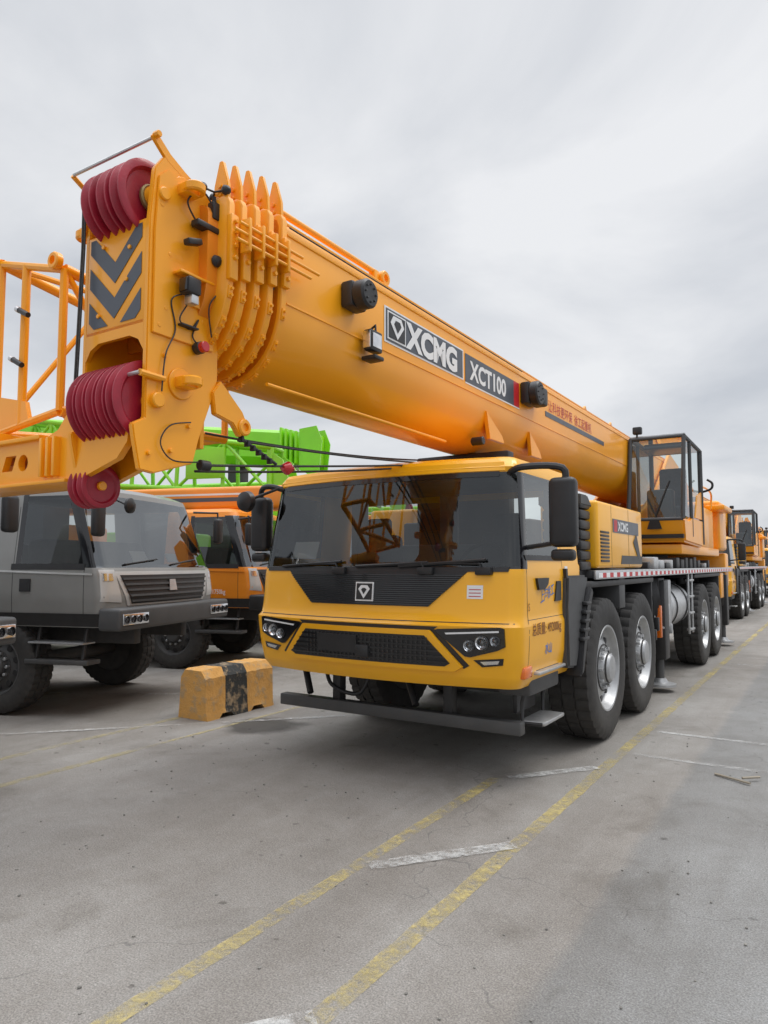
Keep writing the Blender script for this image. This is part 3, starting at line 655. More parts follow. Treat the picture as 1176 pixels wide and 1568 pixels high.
# anemometer
st=V((XR+.06,2.72,3.50))
tube(g,'anemometer_mast',BLK,[st+V((0,0,-.25)),st+V((0,0,.22))],.012,8)
tube(g,'anemometer_arm',BLK,[st+V((-.04,-.12,.02)),st+V((0,0,.05)),st+V((.03,.05,.22))],.014,8)
for a in range(3):
    q=a*2.1+.3; p=st+V((.075*math.cos(q),.075*math.sin(q),.25))
    tube(g,'anemometer_cup_arm',BLK,[st+V((0,0,.25)),p],.006,6); lathe(g,'anemometer_cup',BLK,[(-.03,.001),(-.02,.02),(0,.03),(.02,.02),(.03,.001)],p,'x',1,14)
box(g,'anemometer_body',BLK,st+V((-.03,-.14,.0)),st+V((.03,.05,.035)),.008); box(g,'anemometer_body',BLK,st+V((-.02,-.03,.08)),st+V((.03,.03,.18)),.008)
box(g,'anemometer_body',BLK,st+V((-.02,-.20,-.12)),st+V((.03,-.10,-.085)),.008,rot=(.3,0,0)); lathe(g,'anemometer_cup',BLK,[(-.03,.001),(-.02,.025),(0,.035),(.02,.025),(.03,.001)],st+V((.03,.0,-.16)),'x',1,14)
tube(g,'anemometer_wire',BLK,smooth([st+V((-.02,-.1,.03)),st+V((-.01,-.18,.12)),st+V((.02,-.1,.2)),st+V((.02,0,.12))]),.005,6)
tube(g,'anemometer_wire',BLK,smooth([st+V((0,0,-.1)),st+V((.02,.06,-.2)),st+V((.02,.05,-.3)),st+V((0,-.02,-.42)),st+V((-.02,.02,-.58))]),.004,6)
tube(g,'anemometer_wire',BLK,smooth([st+V((0,.02,.1)),st+V((.05,.1,.05)),st+V((.06,.14,-.05)),st+V((.03,.1,-.15)),st+V((0,0,-.1))]),.004,6)
# rear arm + cables
plate(g,'head_rear_arm',ORG,[(2.78,2.62),(2.84,2.70),(3.02,2.55),(3.08,2.45),(3.00,2.40),(2.94,2.47),(2.80,2.50)],'x',XR-.02,XR+.02,bev=.006)
ring(g,'rear_arm_eye',ORG,(XR+.0,3.03,2.46),.05,.025,.07,'x')
for k,(x,z1,z2,s_) in enumerate(((-2.93,2.38,2.60,.03),(-3.2,2.45,2.66,.04))):
    tube(g,'wire_rope_lower',WIR,sag((x,3.0,z1),(x,6.0,z2),s_),.008,6)
tube(g,'wire_rope_lower',WIR,sag((-2.94,2.72,2.20),(-2.95,5.4,2.53),.01),.008,6)
tube(g,'wire_rope_lower',WIR,sag((-2.98,2.72,2.17),(-3.05,5.4,2.52),.02),.008,6)
cyl(g,'rope_weight',BLK,(-2.93,2.74,2.20),.030,.07,'y',14)
lathe(g,'red_marker',REDL,[(-.05,.02),(0,.045),(.05,.02)],(-2.94,3.46,2.27),'y',1,14)
for k in range(6): box(g,'rope_clamp',BLK,(-2.95,3.02+k*.05,2.375-k*.02),(-2.915,3.04+k*.05,2.41-k*.02),.004)
tube(g,'rope_clamp_rod',BLK,[(-2.93,3.02,2.40),(-2.93,3.34,2.28)],.010,6)
tube(g,'lower_pipe',ORG,[(-2.80,3.1,2.72),(-2.86,5.5,2.74)],.012,8)
JA=[(-3.0,2.42),(-3.02,2.28),(-3.10,2.20),(-3.45,2.10),(-3.9,2.12),(-4.9,2.12),(-4.9,2.36),(-3.75,2.36),(-3.62,2.40),(-3.5,2.52),(-3.40,2.42)]
holes=[circ(-3.95,2.24,.05,12),[(-4.06,2.20),(-4.02,2.29),(-4.13,2.29),(-4.17,2.20)],circ(-4.45,2.24,.05,12)]
plate(g,'jib_adapter_arm',ORG,JA,'y',2.30,2.34,holes=holes)
plate(g,'jib_adapter_arm_back',ORG,JA,'y',2.52,2.56,holes=holes)
box(g,'jib_adapter_flange',ORG,(-4.9,2.27,2.36),(-3.75,2.58,2.385),.004)
box(g,'jib_adapter_flange',ORG,(-4.9,2.27,2.10),(-3.5,2.58,2.12),.004)
for x in(-3.6,-3.66,-3.72): box(g,'adapter_rib',ORG,(x-.012,2.26,2.14),(x+.012,2.34,2.36),.004)
for x in(-3.46,-3.38): pulley(x,2.40,2.08,.12,.06,'adapter_pulley')
cyl(g,'adapter_pin',ORG,(-3.42,2.40,2.08),.025,.16,'x',16)
def latt(A,Bf,r,mat,n,part,gg):
    for a,b in zip(A,Bf): tube(gg,part+'_chord',mat,[a,b],r*1.4,10)
    for i in range(n+1):
        t=i/n; q=[V(A[k]).lerp(V(Bf[k]),t) for k in range(4)]
        for k in range(4): tube(gg,part+'_brace',mat,[q[k],q[(k+1)%4]],r,8)
        if i<n:
            t2=(i+1)/n; q2=[V(A[k]).lerp(V(Bf[k]),t2) for k in range(4)]
            for k in range(4): tube(gg,part+'_diag',mat,[q[k],q2[(k+1)%4]] if i%2 else [q[(k+1)%4],q2[k]],r*.8,8)
A=[(-4.72,2.55,2.52),(-4.0,2.55,2.60),(-4.0,2.55,3.50),(-4.72,2.55,3.70)]
Bf=[(-4.5,3.9,2.62),(-3.95,3.9,2.62),(-3.95,3.9,3.35),(-4.5,3.9,3.40)]
latt(A,Bf,.026,ORG,2,'lattice_jib',g)
tube(g,'lattice_jib_post',ORG,[(-4.42,2.55,2.55),(-4.42,2.55,3.62)],.028)
tube(g,'lattice_jib_head',ORG,[(-5.3,2.5,2.48),(-4.72,2.55,2.52)],.04); tube(g,'lattice_jib_head',ORG,[(-5.2,2.5,3.85),(-4.72,2.55,3.70)],.035)
plate(g,'lattice_jib_gusset',ORG,[(-4.72,2.50),(-4.3,2.56),(-4.35,2.7),(-4.72,2.78)],'y',2.53,2.56)
box(g,'lattice_jib_foot',ORG,(-5.2,2.45,2.40),(-4.5,2.65,2.50),.01)
ring(g,'jib_lug',ORG,(-4.78,2.5,3.77),.06,.03,.05,'y'); ring(g,'jib_lug',ORG,(-4.02,2.5,3.54),.055,.028,.05,'y')
for p in((-4.40,2.5,3.30),(-4.45,2.5,2.98)):
    p=V(p); tube(g,'jib_pin',BLK,[p,p+V((.10,0,-.05))],.018); tube(g,'jib_pin',ALU,[p+V((-.03,0,.015)),p],.020)
g.done()
main=g
dup(g,'mobile_crane_truck',(-3.75,4.7+17.5,0),0)
dup(g,'mobile_crane_truck',(-3.9,4.7+35.5,0),0)
# ================================================================== LEFT ROW TRUCKS
def pulley_(g,x,y,z,r,wd):
    lathe(g,'head_pulley',RED,[(-wd*.3,.002),(-wd*.3,r*.7),(-wd/2,r),(-wd*.3,r),(0,r*.82),(wd*.3,r),(wd/2,r),(wd*.3,r*.7),(wd*.3,.002)],(x,y,z),'x',1,28)
def row_truck(name,loc,rot,body,kind):
    g=G(name,(0,0,0),rot,loc)
    prof=[(.98,1.14,.03),(1.10,1.19,.0),(1.30,1.20,-.02),(1.56,1.20,.02),(1.64,1.19,.06),(2.42,1.10,.34),(2.50,1.07,.37),(2.56,.95,.5)]
    O=V((0,0,0)); ZW=2.44
    pr,yf,mf=cab_shell(g,O,prof,.16,.06,1.62,1.20,1.62,1.66,ZW,body,GLT,GLB,.07,GLS)
    ms=lambda y,z,o:V((-(pr(z)[0]+o),y,z))
    gr=[(-.92,1.54),(.92,1.54),(.76,1.22),(-.76,1.22)]
    patch(g,'grille_surround',LGY if kind=='grey' else BLK,[(-1.0,1.58),(1.0,1.58),(.82,1.20),(-.82,1.20)],mf,.008,.02)
    patch(g,'grille',BLK,gr,mf,.014,.02)
    for k in range(5):
        c=clip(gr,1.24+k*.062,1.262+k*.062); patch(g,'grille_bars',DGR,c,mf,.030,.016,.1)
    patch(g,'badge',ALU,[(-.08,1.35),(.08,1.35),(.06,1.48),(-.06,1.48)],mf,.036,.01)
    for s in(-1,1):
        patch(g,'corner_lamp',LGY,[(s*.99,1.60),(s*1.17,1.60),(s*1.18,1.26),(s*.92,1.24)],mf,.006,.01)
        patch(g,'corner_lamp_glass',CHR,[(s*1.04,1.56),(s*1.15,1.56),(s*1.15,1.48),(s*1.03,1.48)],mf,.012,.01)
    box(g,'bumper',DGR if kind=='grey' else BLK,(-1.20,-.16,.95),(1.20,.12,1.19),.035,seg=3)
    for s in(-1,1):
        box(g,'headlight',CHR,(s*.70,-.175,1.01),(s*1.16,-.155,1.13),.008)
        for k in range(4):
            lathe(g,'headlight_lens',GLB,[(0,.040),(.012,.040),(.012,.034),(-.0,.03)],(s*(.76+k*.115),-.175,1.07),'y',-1,16)
    patch(g,'door_gap',BLK,[(.30,1.05),(.307,1.05),(.307,1.64),(.30,1.64)],ms,.001,0)
    patch(g,'door_gap',BLK,[(1.22,1.05),(1.227,1.05),(1.227,2.3),(1.22,2.3)],ms,.001,0)
    patch(g,'window_frame',BLK,[(.30,1.60),(1.25,1.60),(1.25,1.665),(.30,1.665)],ms,.006,.01,.1)
    patch(g,'body_line',LGY if kind=='grey' else body,[(.20,1.54),(1.6,1.58),(1.6,1.60),(.20,1.56)],ms,.012,.01,.1)
    patch(g,'door_handle',BLK,[(.98,1.36),(1.12,1.36),(1.12,1.50),(.98,1.50)],ms,.012,.01)
    patch(g,'sill',BLK,[(.10,.99),(1.6,.99),(1.6,1.13),(.10,1.13)],ms,.01,.02,.1)
    box(g,'wheel_guard',BLK,(-1.19,1.25,.85),(1.19,2.4,1.12),.04)
    for y in (.35,.95): tube(g,'step_bracket',BLK,[(-1.05,y,1.0),(-1.12,y,.62)],.02)
    box(g,'step_frame',DGR,(-1.18,.25,.58),(-.95,1.05,.63),.01); box(g,'step_frame2',ALU,(-1.19,.30,.80),(-.98,1.0,.82),.006)
    for s in(-1,1):
        box(g,'mirror',BLK,(s*1.30-.08,.02,1.95),(s*1.30+.08,.12,2.30),.04,seg=3)
        tube(g,'mirror_arm',BLK,[(s*1.1,.35,2.38),(s*1.3,.08,2.38),(s*1.3,.07,2.1)],.016)
    lathe(g,'front_mirror',BLK,[(-.03,.03),(0,.085),(.03,.085),(.05,.03)],(-.95,-.08,2.30),'y',1,20); tube(g,'front_mirror_arm',BLK,[(-.95,-.05,2.30),(-.85,.32,2.44)],.013)
    for a,b in((-.8,-.2),(.1,.7)):
        tube(g,'wiper',BLK,[(a,yf(a,1.66)-.02,1.66),(b,yf(b,1.70)-.02,1.72)],.01,6)
    box(g,'seat_row',SEA,(-.95,1.0,1.2),(.95,1.3,1.95),.08,seg=3); box(g,'dash',SEA,(-1.05,.35,1.3),(1.05,.65,1.62),.05)
    box(g,'rear_panel',INT,(-1.05,1.55,1.1),(1.05,1.60,1.9),.01); box(g,'roof_lining',INT,(-1.0,.5,2.38),(1.0,1.55,2.42),.01)
    box(g,'paper_sheet',WHT,(-.45,.24,1.68),(-.15,.25,1.82),0,rot=(-.5,0,0)); box(g,'paper_sheet',WHT,(.25,.22,1.68),(.5,.23,1.80),0,rot=(-.5,0,0))
    for x in(-.5,.5): box(g,'frame_rail',DRK,(x-.06,.1,.75),(x+.06,9.5,1.1),.01)
    i=0
    for wy in(1.45,5.9,7.3):
        cyl(g,'axle',DRK,(0,wy,.52),.09,1.9,'x',14)
        for s in(-1,1): i+=1; wheel(g,s*1.0,wy,.53,.32,s,i,DGR)
    box(g,'deck',DGR,(-1.2,1.9,1.15),(1.2,9.5,1.25),.01)
    box(g,'tool_locker',BLK,(-1.2,2.4,.65),(-.75,4.2,1.15),.03); box(g,'tool_locker2',BLK,(.75,2.4,.65),(1.2,4.2,1.15),.03)
    box(g,'outrigger',BLK,(-1.2,4.4,.7),(1.2,4.7,1.15),.02)
    cr=ORG2 if kind in('orange',) else (GRN if kind=='green' else GRY)
    if kind in('orange','green'):
        zt0,bh=(2.60,.40) if kind=='orange' else (2.95,.58)
        box(g,'turret',cr,(-.9,4.2,1.3),(.9,7.6,2.4),.08); box(g,'counterweight',cr,(-1.2,7.4,1.4),(1.2,8.3,2.3),.08)
        box(g,'operator_cab',BLK,(-1.15,4.0,1.4),(-.45,5.4,2.9),.08)
        for q in range(4):
            hw=.34-.03*q; yy=-.3-.12*q
            box(g,'boom_%d'%q,cr,(-hw,yy,zt0+.03*q),(hw,7.6,zt0+bh-.03*q),.07,seg=3)
            box(g,'boom_collar_%d'%q,cr,(-hw-.03,yy,zt0+.03*q-.03),(hw+.03,yy+.05,zt0+bh+.03-.03*q),.05)
        for x in(-.25,.25): plate(g,'boom_head_plate',cr,[(-.95,zt0-.25),(-.65,zt0-.05),(-.65,zt0+bh-.03),(-1.0,zt0+bh+.02),(-1.1,zt0+bh-.18)],'x',x-.015,x+.015,bev=.004)
        for z in(zt0-.05,zt0+bh-.2):
            for x in(-.12,0,.12): pulley_(g,x,-.95,z,.12,.07)
        box(g,'boom_stripe',WHT,(-.345,.5,zt0+bh*.62),(-.342,3.4,zt0+bh*.7),0); box(g,'boom_stripe_dark',GRV,(-.345,.5,zt0+bh*.35),(-.342,3.4,zt0+bh*.52),0)
        text(g,'door_lettering',WHT,'最大总质量: 31750kg',.10,(-1.215,1.22,1.20),(0,-1,0),(0,0,1),.004,.001,.8)
    else:
        box(g,'load_body',body,(-1.18,2.0,1.25),(1.18,4.0,1.9),.05); box(g,'rear_gantry',DRK,(-.9,4.4,1.25),(.9,7.6,1.75),.08)
    g.done(); return g
RT=math.radians(107.5)
lat=V((-.3007,.9537,0))
base=V((-6.85,5.90,0))
gg=row_truck('flatbed_truck',base,RT,GRY,'grey')
dup(gg,'flatbed_truck',base-lat*3.6+V((-.2,-.05,0)),RT,{'paint_truck_grey':WTP})
go=row_truck('truck_crane',base+lat*3.6,RT,ORG2,'orange')
gn=row_truck('truck_crane',base+lat*7.2+V((.3,.1,0)),RT,GRN,'green')
for k,c in enumerate(('o','n','o','n')):
    dup(go if c=='o' else gn,'truck_crane',base+lat*(10.9+3.7*k),RT)
gj=G('lattice_crane_jib',base+lat*5.9,RT,base+lat*5.9)
gj.org=V((0,0,0))
def sq(y,h,w,z): return [(-w,y,z),(w,y,z),(w*.8,y,z+h),(-w*.8,y,z+h)]
latt(sq(1.2,.95,.34,3.12),sq(14.0,2.0,.6,3.95),.045,GRN,12,'jib',gj)
for s in(-1,1): plate(gj,'jib_tip_plate',GRN,[(.75,3.2),(1.3,3.1),(1.3,4.05),(.95,3.8)],'x',s*.26,s*.3)
tube(gj,'jib_pendant',GRN,[(-.36,1.4,3.02),(-.5,13,3.6)],.035); 
for y in(3.1,8.5): box(gj,'jib_stanchion',DRK,(-.08,y,0),(.08,y+.12,3.25),.01)
box(gj,'jib_base_skid',DRK,(-.3,1.8,0.0),(.3,9,.12),.01)
for y in(2.2,4.6,6.3): box(gj,'jib_head_block',GRN,(-.42,y,3.45),(-.38,y+.9,4.1),.01)
gj.done()
o2=base+lat*8.8
g2=G('crane_boom',o2,RT,o2); g2.org=V((0,0,0))
def sec_(y,hw,z0,z1):
    return [(-hw+.08,y,z1),(hw-.08,y,z1),(hw,y,z1-.08),(hw,y,z0+.2),(hw-.18,y,z0),(-hw+.18,y,z0),(-hw,y,z0+.2),(-hw,y,z1-.08)]
loft(g2,'boom',GRN,[sec_(2.2,.42,4.1,5.0),sec_(16,.42,5.2,6.3)])
for k in range(4): box(g2,'boom_collar',GRN,(-.48+.03*k,2.15-.12*k,4.05+.03*k),(.48-.03*k,2.22-.12*k,5.06-.03*k),.06)
for x in(-.3,.3): plate(g2,'boom_head',GRN,[(1.25,3.75),(1.75,4.0),(1.75,5.02),(1.3,5.08),(1.15,4.7)],'x',x-.02,x+.02)
box(g2,'boom_head_front',GRN,(-.3,1.3,4.1),(.3,1.34,4.9),.01)
text(g2,'boom_lettering',WHT,'ZOOMLION',.35,(-.424,6.0,4.75),(0,-1,-.087),(0,0,1),.004,.004,.9)
for y in(3.4,10.0): box(g2,'boom_trestle',DRK,(-.3,y,0),(.3,y+.3,4.18),.03)
g2.done()
# ================================================================== CONCRETE BLOCK
def blockmat():
    m,nt,out=newmat('painted_concrete'); p=N(nt,'ShaderNodeBsdfPrincipled'); L(nt,p.outputs[0],out.inputs[0]); p.inputs['Roughness'].default_value=.85
    ge=N(nt,'ShaderNodeTexCoord'); sx=N(nt,'ShaderNodeSeparateXYZ'); L(nt,ge.outputs['Object'],sx.inputs[0])
    nz=N(nt,'ShaderNodeTexNoise'); nz.inputs['Scale'].default_value=9; nz.inputs['Detail'].default_value=10; nz.inputs['Roughness'].default_value=.65; L(nt,ge.outputs['Object'],nz.inputs['Vector'])
    a=N(nt,'ShaderNodeMath',op='MULTIPLY_ADD'); L(nt,nz.outputs['Fac'],a.inputs[0]); a.inputs[1].default_value=.03; L(nt,sx.outputs['Y'],a.inputs[2])
    c1=N(nt,'ShaderNodeMath',op='COMPARE'); L(nt,a.outputs[0],c1.inputs[0]); c1.inputs[1].default_value=-.065; c1.inputs[2].default_value=.17
    mx=N(nt,'ShaderNodeMix',data_type='RGBA'); L(nt,c1.outputs[0],mx.inputs[0]); mx.inputs[6].default_value=(.62,.33,.09,1); mx.inputs[7].default_value=(.035,.037,.036,1)
    r=N(nt,'ShaderNodeValToRGB'); r.color_ramp.elements[0].position=.50; r.color_ramp.elements[1].position=.62; L(nt,nz.outputs['Fac'],r.inputs[0])
    mu=N(nt,'ShaderNodeMath',op='MULTIPLY'); L(nt,r.outputs[0],mu.inputs[0]); mu.inputs[1].default_value=.8
    m2=N(nt,'ShaderNodeMix',data_type='RGBA'); L(nt,mu.outputs[0],m2.inputs[0]); L(nt,mx.outputs[2],m2.inputs[6]); m2.inputs[7].default_value=(.40,.29,.17,1)
    L(nt,m2.outputs[2],p.inputs['Base Color'])
    b=N(nt,'ShaderNodeBump'); b.inputs['Strength'].default_value=.8; b.inputs['Distance'].default_value=.03; L(nt,nz.outputs['Fac'],b.inputs['Height']); L(nt,b.outputs[0],p.inputs['Normal'])
    return m
CB=G('concrete_barrier_block',(-5.88,5.93,0))
sec=[(-.23,0),(.23,0),(.21,.10),(.20,.44),(.13,.53),(-.13,.53),(-.20,.44),(-.21,.10)]
rings=[]
ny=24
for i in range(ny+1):
    y=-.53+1.06*i/ny; rg=[]
    e=.04 if i in(0,ny) else 0
    for x,z in sec:
        zz=z
        if z==0 and .3<abs(i/ny*1-.5)*2<.62: zz=.05
        j=random.uniform(-.006,.006)
        rg.append(V((-5.88+x*(1-e)+j,5.93+y,zz*(1-e*.5)+(j if z>0 else 0))))
    rings.append(rg)
loft(CB,'block',blockmat(),rings); CB.done(30)
# ================================================================== GROUND
def groundmat():
    m,nt,out=newmat('asphalt'); p=N(nt,'ShaderNodeBsdfPrincipled'); L(nt,p.outputs[0],out.inputs[0])
    ge=N(nt,'ShaderNodeNewGeometry'); P=ge.outputs['Position']
    def noise(s,d=4,r=.55,dist=0,vec=None):
        n=N(nt,'ShaderNodeTexNoise'); n.inputs['Scale'].default_value=s; n.inputs['Detail'].default_value=d; n.inputs['Roughness'].default_value=r; n.inputs['Distortion'].default_value=dist
        L(nt,vec or P,n.inputs['Vector']); return n.outputs['Fac']
    def ramp(f,a,b,ca,cb):
        r=N(nt,'ShaderNodeValToRGB'); r.color_ramp.elements[0].position=a; r.color_ramp.elements[1].position=b
        r.color_ramp.elements[0].color=(*ca,1); r.color_ramp.elements[1].color=(*cb,1); L(nt,f,r.inputs[0]); return r.outputs[0]
    def mul(a,b,f=1):
        x=N(nt,'ShaderNodeMix',data_type='RGBA',blend_type='MULTIPLY'); x.inputs[0].default_value=f; L(nt,a,x.inputs[6]); L(nt,b,x.inputs[7]); return x.outputs[2]
    def math_(op,a,b=None,clamp=False):
        n=N(nt,'ShaderNodeMath',op=op,use_clamp=clamp)
        for i,q in enumerate((a,b)):
            if q is None: continue
            if isinstance(q,(int,float)): n.inputs[i].default_value=q
            else: L(nt,q,n.inputs[i])
        return n.outputs[0]
    sx=N(nt,'ShaderNodeSeparateXYZ'); L(nt,P,sx.inputs[0])
    base=ramp(noise(.45,6,.6,.4),.32,.68,(.225,.213,.198),(.325,.316,.302))
    base=mul(base,ramp(noise(2.2,8,.7,.3),.3,.7,(.86,.84,.82),(1.08,1.08,1.08)))
    mp=N(nt,'ShaderNodeMapping'); mp.inputs['Scale'].default_value=(1.0,.12,1); mp.inputs['Rotation'].default_value=(0,0,.5); L(nt,P,mp.inputs['Vector'])
    base=mul(base,ramp(noise(1.4,5,.6,.5,mp.outputs[0]),.40,.66,(.86,.84,.82),(1.05,1.05,1.05)))
    n1=noise(3,3)
    xx=math_('ADD',sx.outputs['X'],math_('MULTIPLY',n1,.12))
    f=N(nt,'ShaderNodeMapRange'); f.inputs[1].default_value=-1.02; f.inputs[2].default_value=-.95; L(nt,xx,f.inputs[0])
    tint=N(nt,'ShaderNodeMix',data_type='RGBA'); L(nt,f.outputs[0],tint.inputs[0]); tint.inputs[6].default_value=(1,1,1,1); tint.inputs[7].default_value=(.80,.84,.88,1)
    base=mul(base,tint.outputs[2])
    base=mul(base,ramp(noise(120,4,.75),.36,.64,(.60,.60,.60),(1.34,1.33,1.31)))
    base=mul(base,ramp(noise(30,5,.7),.35,.65,(.93,.92,.91),(1.06,1.06,1.06)))
    v=N(nt,'ShaderNodeTexVoronoi'); v.inputs['Scale'].default_value=80; L(nt,P,v.inputs['Vector'])
    base=mul(base,ramp(v.outputs['Distance'],.08,.30,(1.30,1.28,1.25),(.94,.94,.94)),.7)
    wn=N(nt,'ShaderNodeTexNoise'); wn.inputs['Scale'].default_value=1.6; wn.inputs['Detail'].default_value=5; L(nt,P,wn.inputs['Vector'])
    vm=N(nt,'ShaderNodeVectorMath',op='MULTIPLY_ADD'); L(nt,wn.outputs['Color'],vm.inputs[0]); vm.inputs[1].default_value=(.7,.7,.7); L(nt,P,vm.inputs[2])
    vc=N(nt,'ShaderNodeTexVoronoi',feature='DISTANCE_TO_EDGE'); vc.inputs['Scale'].default_value=.42; L(nt,vm.outputs[0],vc.inputs['Vector'])
    ck=math_('MULTIPLY',math_('LESS_THAN',vc.outputs['Distance'],.0018),math_('GREATER_THAN',noise(.7,3),.50))
    dk=N(nt,'ShaderNodeMix',data_type='RGBA'); L(nt,math_('MULTIPLY',ck,.4),dk.inputs[0]); L(nt,base,dk.inputs[6]); dk.inputs[7].default_value=(.08,.078,.075,1)
    base=dk.outputs[2]
    base=mul(base,ramp(noise(.8,7,.7,1.2),.55,.74,(1,1,1),(.68,.66,.63)))
    base=mul(base,ramp(noise(9,2,.4),.72,.76,(1,1,1),(.55,.54,.53)))
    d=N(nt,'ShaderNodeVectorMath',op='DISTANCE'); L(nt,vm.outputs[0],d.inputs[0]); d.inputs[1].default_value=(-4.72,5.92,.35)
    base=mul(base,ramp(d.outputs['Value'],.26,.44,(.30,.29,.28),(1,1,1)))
    L(nt,base,p.inputs['Base Color'])
    rr=N(nt,'ShaderNodeMapRange'); rr.inputs[3].default_value=.62; rr.inputs[4].default_value=.9; L(nt,n1,rr.inputs[0]); L(nt,rr.outputs[0],p.inputs['Roughness'])
    b=N(nt,'ShaderNodeBump'); b.inputs['Strength'].default_value=.45; b.inputs['Distance'].default_value=.006
    L(nt,noise(120,3,.7),b.inputs['Height']); L(nt,b.outputs[0],p.inputs['Normal'])
    return m
def sheet(name,pts,z,mat):
    me=bpy.data.meshes.new(name); me.from_pydata([(x,y,z) for x,y in pts],[],[tuple(range(len(pts)))]); me.materials.append(mat)
    o=bpy.data.objects.new(name,me); sc.collection.objects.link(o); return o
sheet('asphalt_ground',[(-400,-200),(400,-200),(400,700),(-400,700)],0,groundmat())
bm=bmesh.new()
for k in range(420):
    x=random.uniform(-6,1.5); y=random.uniform(1.2,9); r=random.uniform(.003,.009)
    bmesh.ops.create_icosphere(bm,subdivisions=1,radius=r,matrix=Matrix.Translation((x,y,r*.5))@Matrix.Diagonal((1,random.uniform(.6,1.3),random.uniform(.5,.9),1)))
me=bpy.data.meshes.new('gravel'); bm.to_mesh(me); bm.free(); me.materials.append(M('grit',(.22,.21,.19),.9,var=.4,scale=3)); go_=bpy.data.objects.new('gravel',me); sc.collection.objects.link(go_)
def markmat(name,col,thr,soft=.10,al=1):
    m,nt,out=newmat(name); p=N(nt,'ShaderNodeBsdfPrincipled'); L(nt,p.outputs[0],out.inputs[0]); p.inputs['Roughness'].default_value=.75
    ge=N(nt,'ShaderNodeNewGeometry')
    n=N(nt,'ShaderNodeTexNoise'); n.inputs['Scale'].default_value=14; n.inputs['Detail'].default_value=12; n.inputs['Roughness'].default_value=.8; L(nt,ge.outputs['Position'],n.inputs['Vector'])
    n2=N(nt,'ShaderNodeTexNoise'); n2.inputs['Scale'].default_value=1.3; n2.inputs['Detail'].default_value=3; L(nt,ge.outputs['Position'],n2.inputs['Vector'])
    ad=N(nt,'ShaderNodeMath',op='MULTIPLY_ADD'); L(nt,n2.outputs['Fac'],ad.inputs[0]); ad.inputs[1].default_value=.6; L(nt,n.outputs['Fac'],ad.inputs[2])
    r=N(nt,'ShaderNodeMapRange'); r.inputs[1].default_value=thr; r.inputs[2].default_value=thr+soft; r.inputs[4].default_value=al; L(nt,ad.outputs[0],r.inputs[0]); L(nt,r.outputs[0],p.inputs['Alpha'])
    n3=N(nt,'ShaderNodeTexNoise'); n3.inputs['Scale'].default_value=5; n3.inputs['Detail'].default_value=6; L(nt,ge.outputs['Position'],n3.inputs['Vector'])
    cr=N(nt,'ShaderNodeValToRGB'); c=V(col); cr.color_ramp.elements[0].position=.3; cr.color_ramp.elements[1].position=.7
    cr.color_ramp.elements[0].color=(*(c*.78),1); cr.color_ramp.elements[1].color=(*c,1); L(nt,n3.outputs['Fac'],cr.inputs[0]); L(nt,cr.outputs[0],p.inputs['Base Color'])
    return m
YM=markmat('worn_yellow_paint',(.64,.52,.20),.70,.30,.88)
WM=markmat('worn_white_paint',(.66,.66,.64),.68,.24,.85)
WF=markmat('faded_white_paint',(.60,.60,.58),.72,.25,.7)
YF=markmat('faded_yellow_paint',(.54,.46,.24),.68,.25,.7)
mk=G('painted_parking_lines',(0,0,0))
def strip(part,mat,a,b,w,z=.004):
    a=V((a[0],a[1],0));b=V((b[0],b[1],0)); d=(b-a).normalized(); n=V((-d.y,d.x,0))*w/2
    K=max(2,int((b-a).length/.12)) if (b-a).length<12 else 60
    bm=bmesh.new(); prev=None
    for i in range(K+1):
        c=a.lerp(b,i/K); j1,j2=random.uniform(.90,1.06),random.uniform(.90,1.06)
        v1=bm.verts.new(c+n*j1+V((0,0,z))); v2=bm.verts.new(c-n*j2+V((0,0,z)))
        if prev: bm.faces.new((prev[0],prev[1],v2,v1))
        prev=(v1,v2)
    mk.add(part,mat,bm)
strip('yellow_line_right',YM,(-1.65,-1),(-1.65,10),.10); strip('yellow_line_right',YM,(-1.65,10),(-1.65,80),.10)
strip('yellow_line_left',YM,(-2.28,-1),(-2.28,5.2),.095)
strip('bay_line',YF,(-5.33,0),(-5.33,4.2),.09); strip('bay_line_2',YF,(-6.05,0),(-6.05,5.4),.09)
strip('bay_line_3',YF,(-5.33,4.2),(-5.33,9),.06)
for y in(6.49,7.48,13.2,14.2,20,21,27,28,34,35): strip('cross_line',WF,(-1.55,y),(6,y),.075)
strip('hatch_mark',WM,(-2.22,3.33),(-1.66,4.03),.11,.008); strip('hatch_mark_2',WM,(-2.2,1.42),(-1.66,2.14),.11,.008); strip('hatch_mark_3',WM,(-2.2,5.25),(-1.70,5.90),.10,.008)
strip('row_line',WF,(-7.2,3.6),(-4.4,6.6),.07,.008); strip('row_line_2',WF,(-9.5,5.0),(-5.9,7.0),.07,.008)
mk.done()
lm=G('street_lamp',(9,95,0))
tube(lm,'mast',DGR,[(9,95,0),(9,95,9)],.12); tube(lm,'arm',DGR,[(9,95,9),(7.5,95,9.4)],.07); box(lm,'lamp_head',DGR,(7.0,94.85,9.35),(7.7,95.15,9.47),.03); lm.done()
sk=G('wooden_stick',(-.7,6.1,0))
tube(sk,'stick',WOD,[(-.86,6.2,.012),(-.60,6.05,.018)],.010,6); tube(sk,'stick_b',WOD,[(-.66,6.12,.03),(-.55,6.22,.03)],.010,6); sk.done()
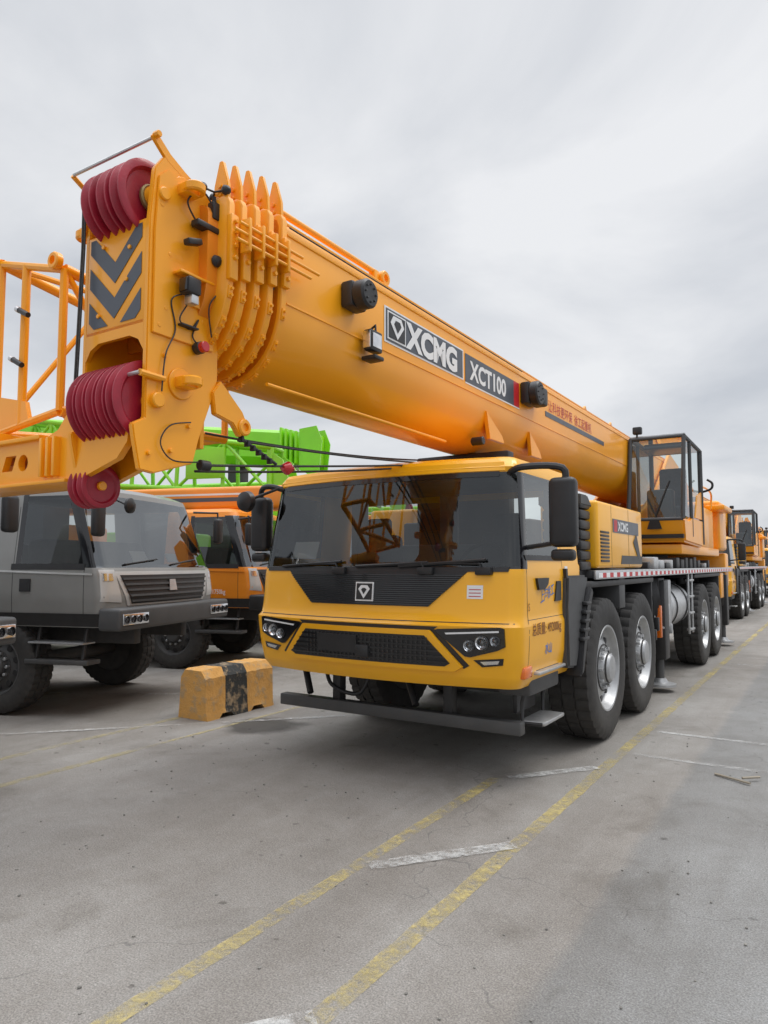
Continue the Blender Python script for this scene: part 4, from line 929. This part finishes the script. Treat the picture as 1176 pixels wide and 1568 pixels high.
# ================================================================== WORLD / LIGHT
w=bpy.data.worlds.new('World'); sc.world=w; w.use_nodes=True; nt=w.node_tree; nt.nodes.clear()
out=N(nt,'ShaderNodeOutputWorld'); bg=N(nt,'ShaderNodeBackground'); bg.inputs[1].default_value=.1; L(nt,bg.outputs[0],out.inputs[0])
sky=N(nt,'ShaderNodeTexSky',sky_type='NISHITA'); sky.sun_disc=False; SE,SR=math.radians(58),math.radians(40)
sky.sun_elevation=SE; sky.sun_rotation=SR; sky.dust_density=3
tc=N(nt,'ShaderNodeTexCoord'); sx=N(nt,'ShaderNodeSeparateXYZ'); L(nt,tc.outputs['Generated'],sx.inputs[0])
zz=N(nt,'ShaderNodeMath',op='MAXIMUM'); L(nt,sx.outputs['Z'],zz.inputs[0]); zz.inputs[1].default_value=0
za=N(nt,'ShaderNodeMath',op='ADD'); L(nt,zz.outputs[0],za.inputs[0]); za.inputs[1].default_value=.35
dv=N(nt,'ShaderNodeVectorMath',op='DIVIDE'); L(nt,tc.outputs['Generated'],dv.inputs[0])
cb=N(nt,'ShaderNodeCombineXYZ'); [L(nt,za.outputs[0],cb.inputs[i]) for i in range(3)]; L(nt,cb.outputs[0],dv.inputs[1])
n1=N(nt,'ShaderNodeTexNoise'); n1.inputs['Scale'].default_value=1.7; n1.inputs['Detail'].default_value=8; n1.inputs['Roughness'].default_value=.52; n1.inputs['Distortion'].default_value=.35; L(nt,dv.outputs[0],n1.inputs['Vector'])
cr=N(nt,'ShaderNodeValToRGB'); cr.color_ramp.elements[0].position=.34; cr.color_ramp.elements[1].position=.66
cr.color_ramp.elements[0].color=(.58,.61,.66,1); cr.color_ramp.elements[1].color=(.88,.89,.91,1); L(nt,n1.outputs['Fac'],cr.inputs[0])
gr=N(nt,'ShaderNodeMapRange'); gr.inputs[1].default_value=.66; gr.inputs[2].default_value=1; gr.inputs[3].default_value=10.0; gr.inputs[4].default_value=46; L(nt,zz.outputs[0],gr.inputs[0])
sc2=N(nt,'ShaderNodeVectorMath',op='SCALE'); L(nt,cr.outputs[0],sc2.inputs[0]); L(nt,gr.outputs[0],sc2.inputs['Scale'])
mx=N(nt,'ShaderNodeMix',data_type='RGBA'); mx.inputs[0].default_value=.93; L(nt,sky.outputs[0],mx.inputs[6]); L(nt,sc2.outputs[0],mx.inputs[7]); L(nt,mx.outputs[2],bg.inputs[0])
sl=bpy.data.lights.new('sun','SUN'); sl.energy=1.1; sl.angle=math.radians(25); sl.color=(1,.97,.92)
so=bpy.data.objects.new('sun',sl); sc.collection.objects.link(so)
dirv=V((math.sin(SR)*math.cos(SE),math.cos(SR)*math.cos(SE),math.sin(SE)))
so.rotation_euler=dirv.to_track_quat('Z','Y').to_euler()
# ================================================================== CAMERA
cd=bpy.data.cameras.new('camera'); co=bpy.data.objects.new('camera',cd); sc.collection.objects.link(co); sc.camera=co
cd.sensor_fit='VERTICAL'; cd.sensor_height=36; cd.lens=24.8; cd.clip_end=3000; cd.clip_start=.05
co.location=(0,0,1.65); co.rotation_euler=(math.radians(94.3),0,math.radians(32.5))
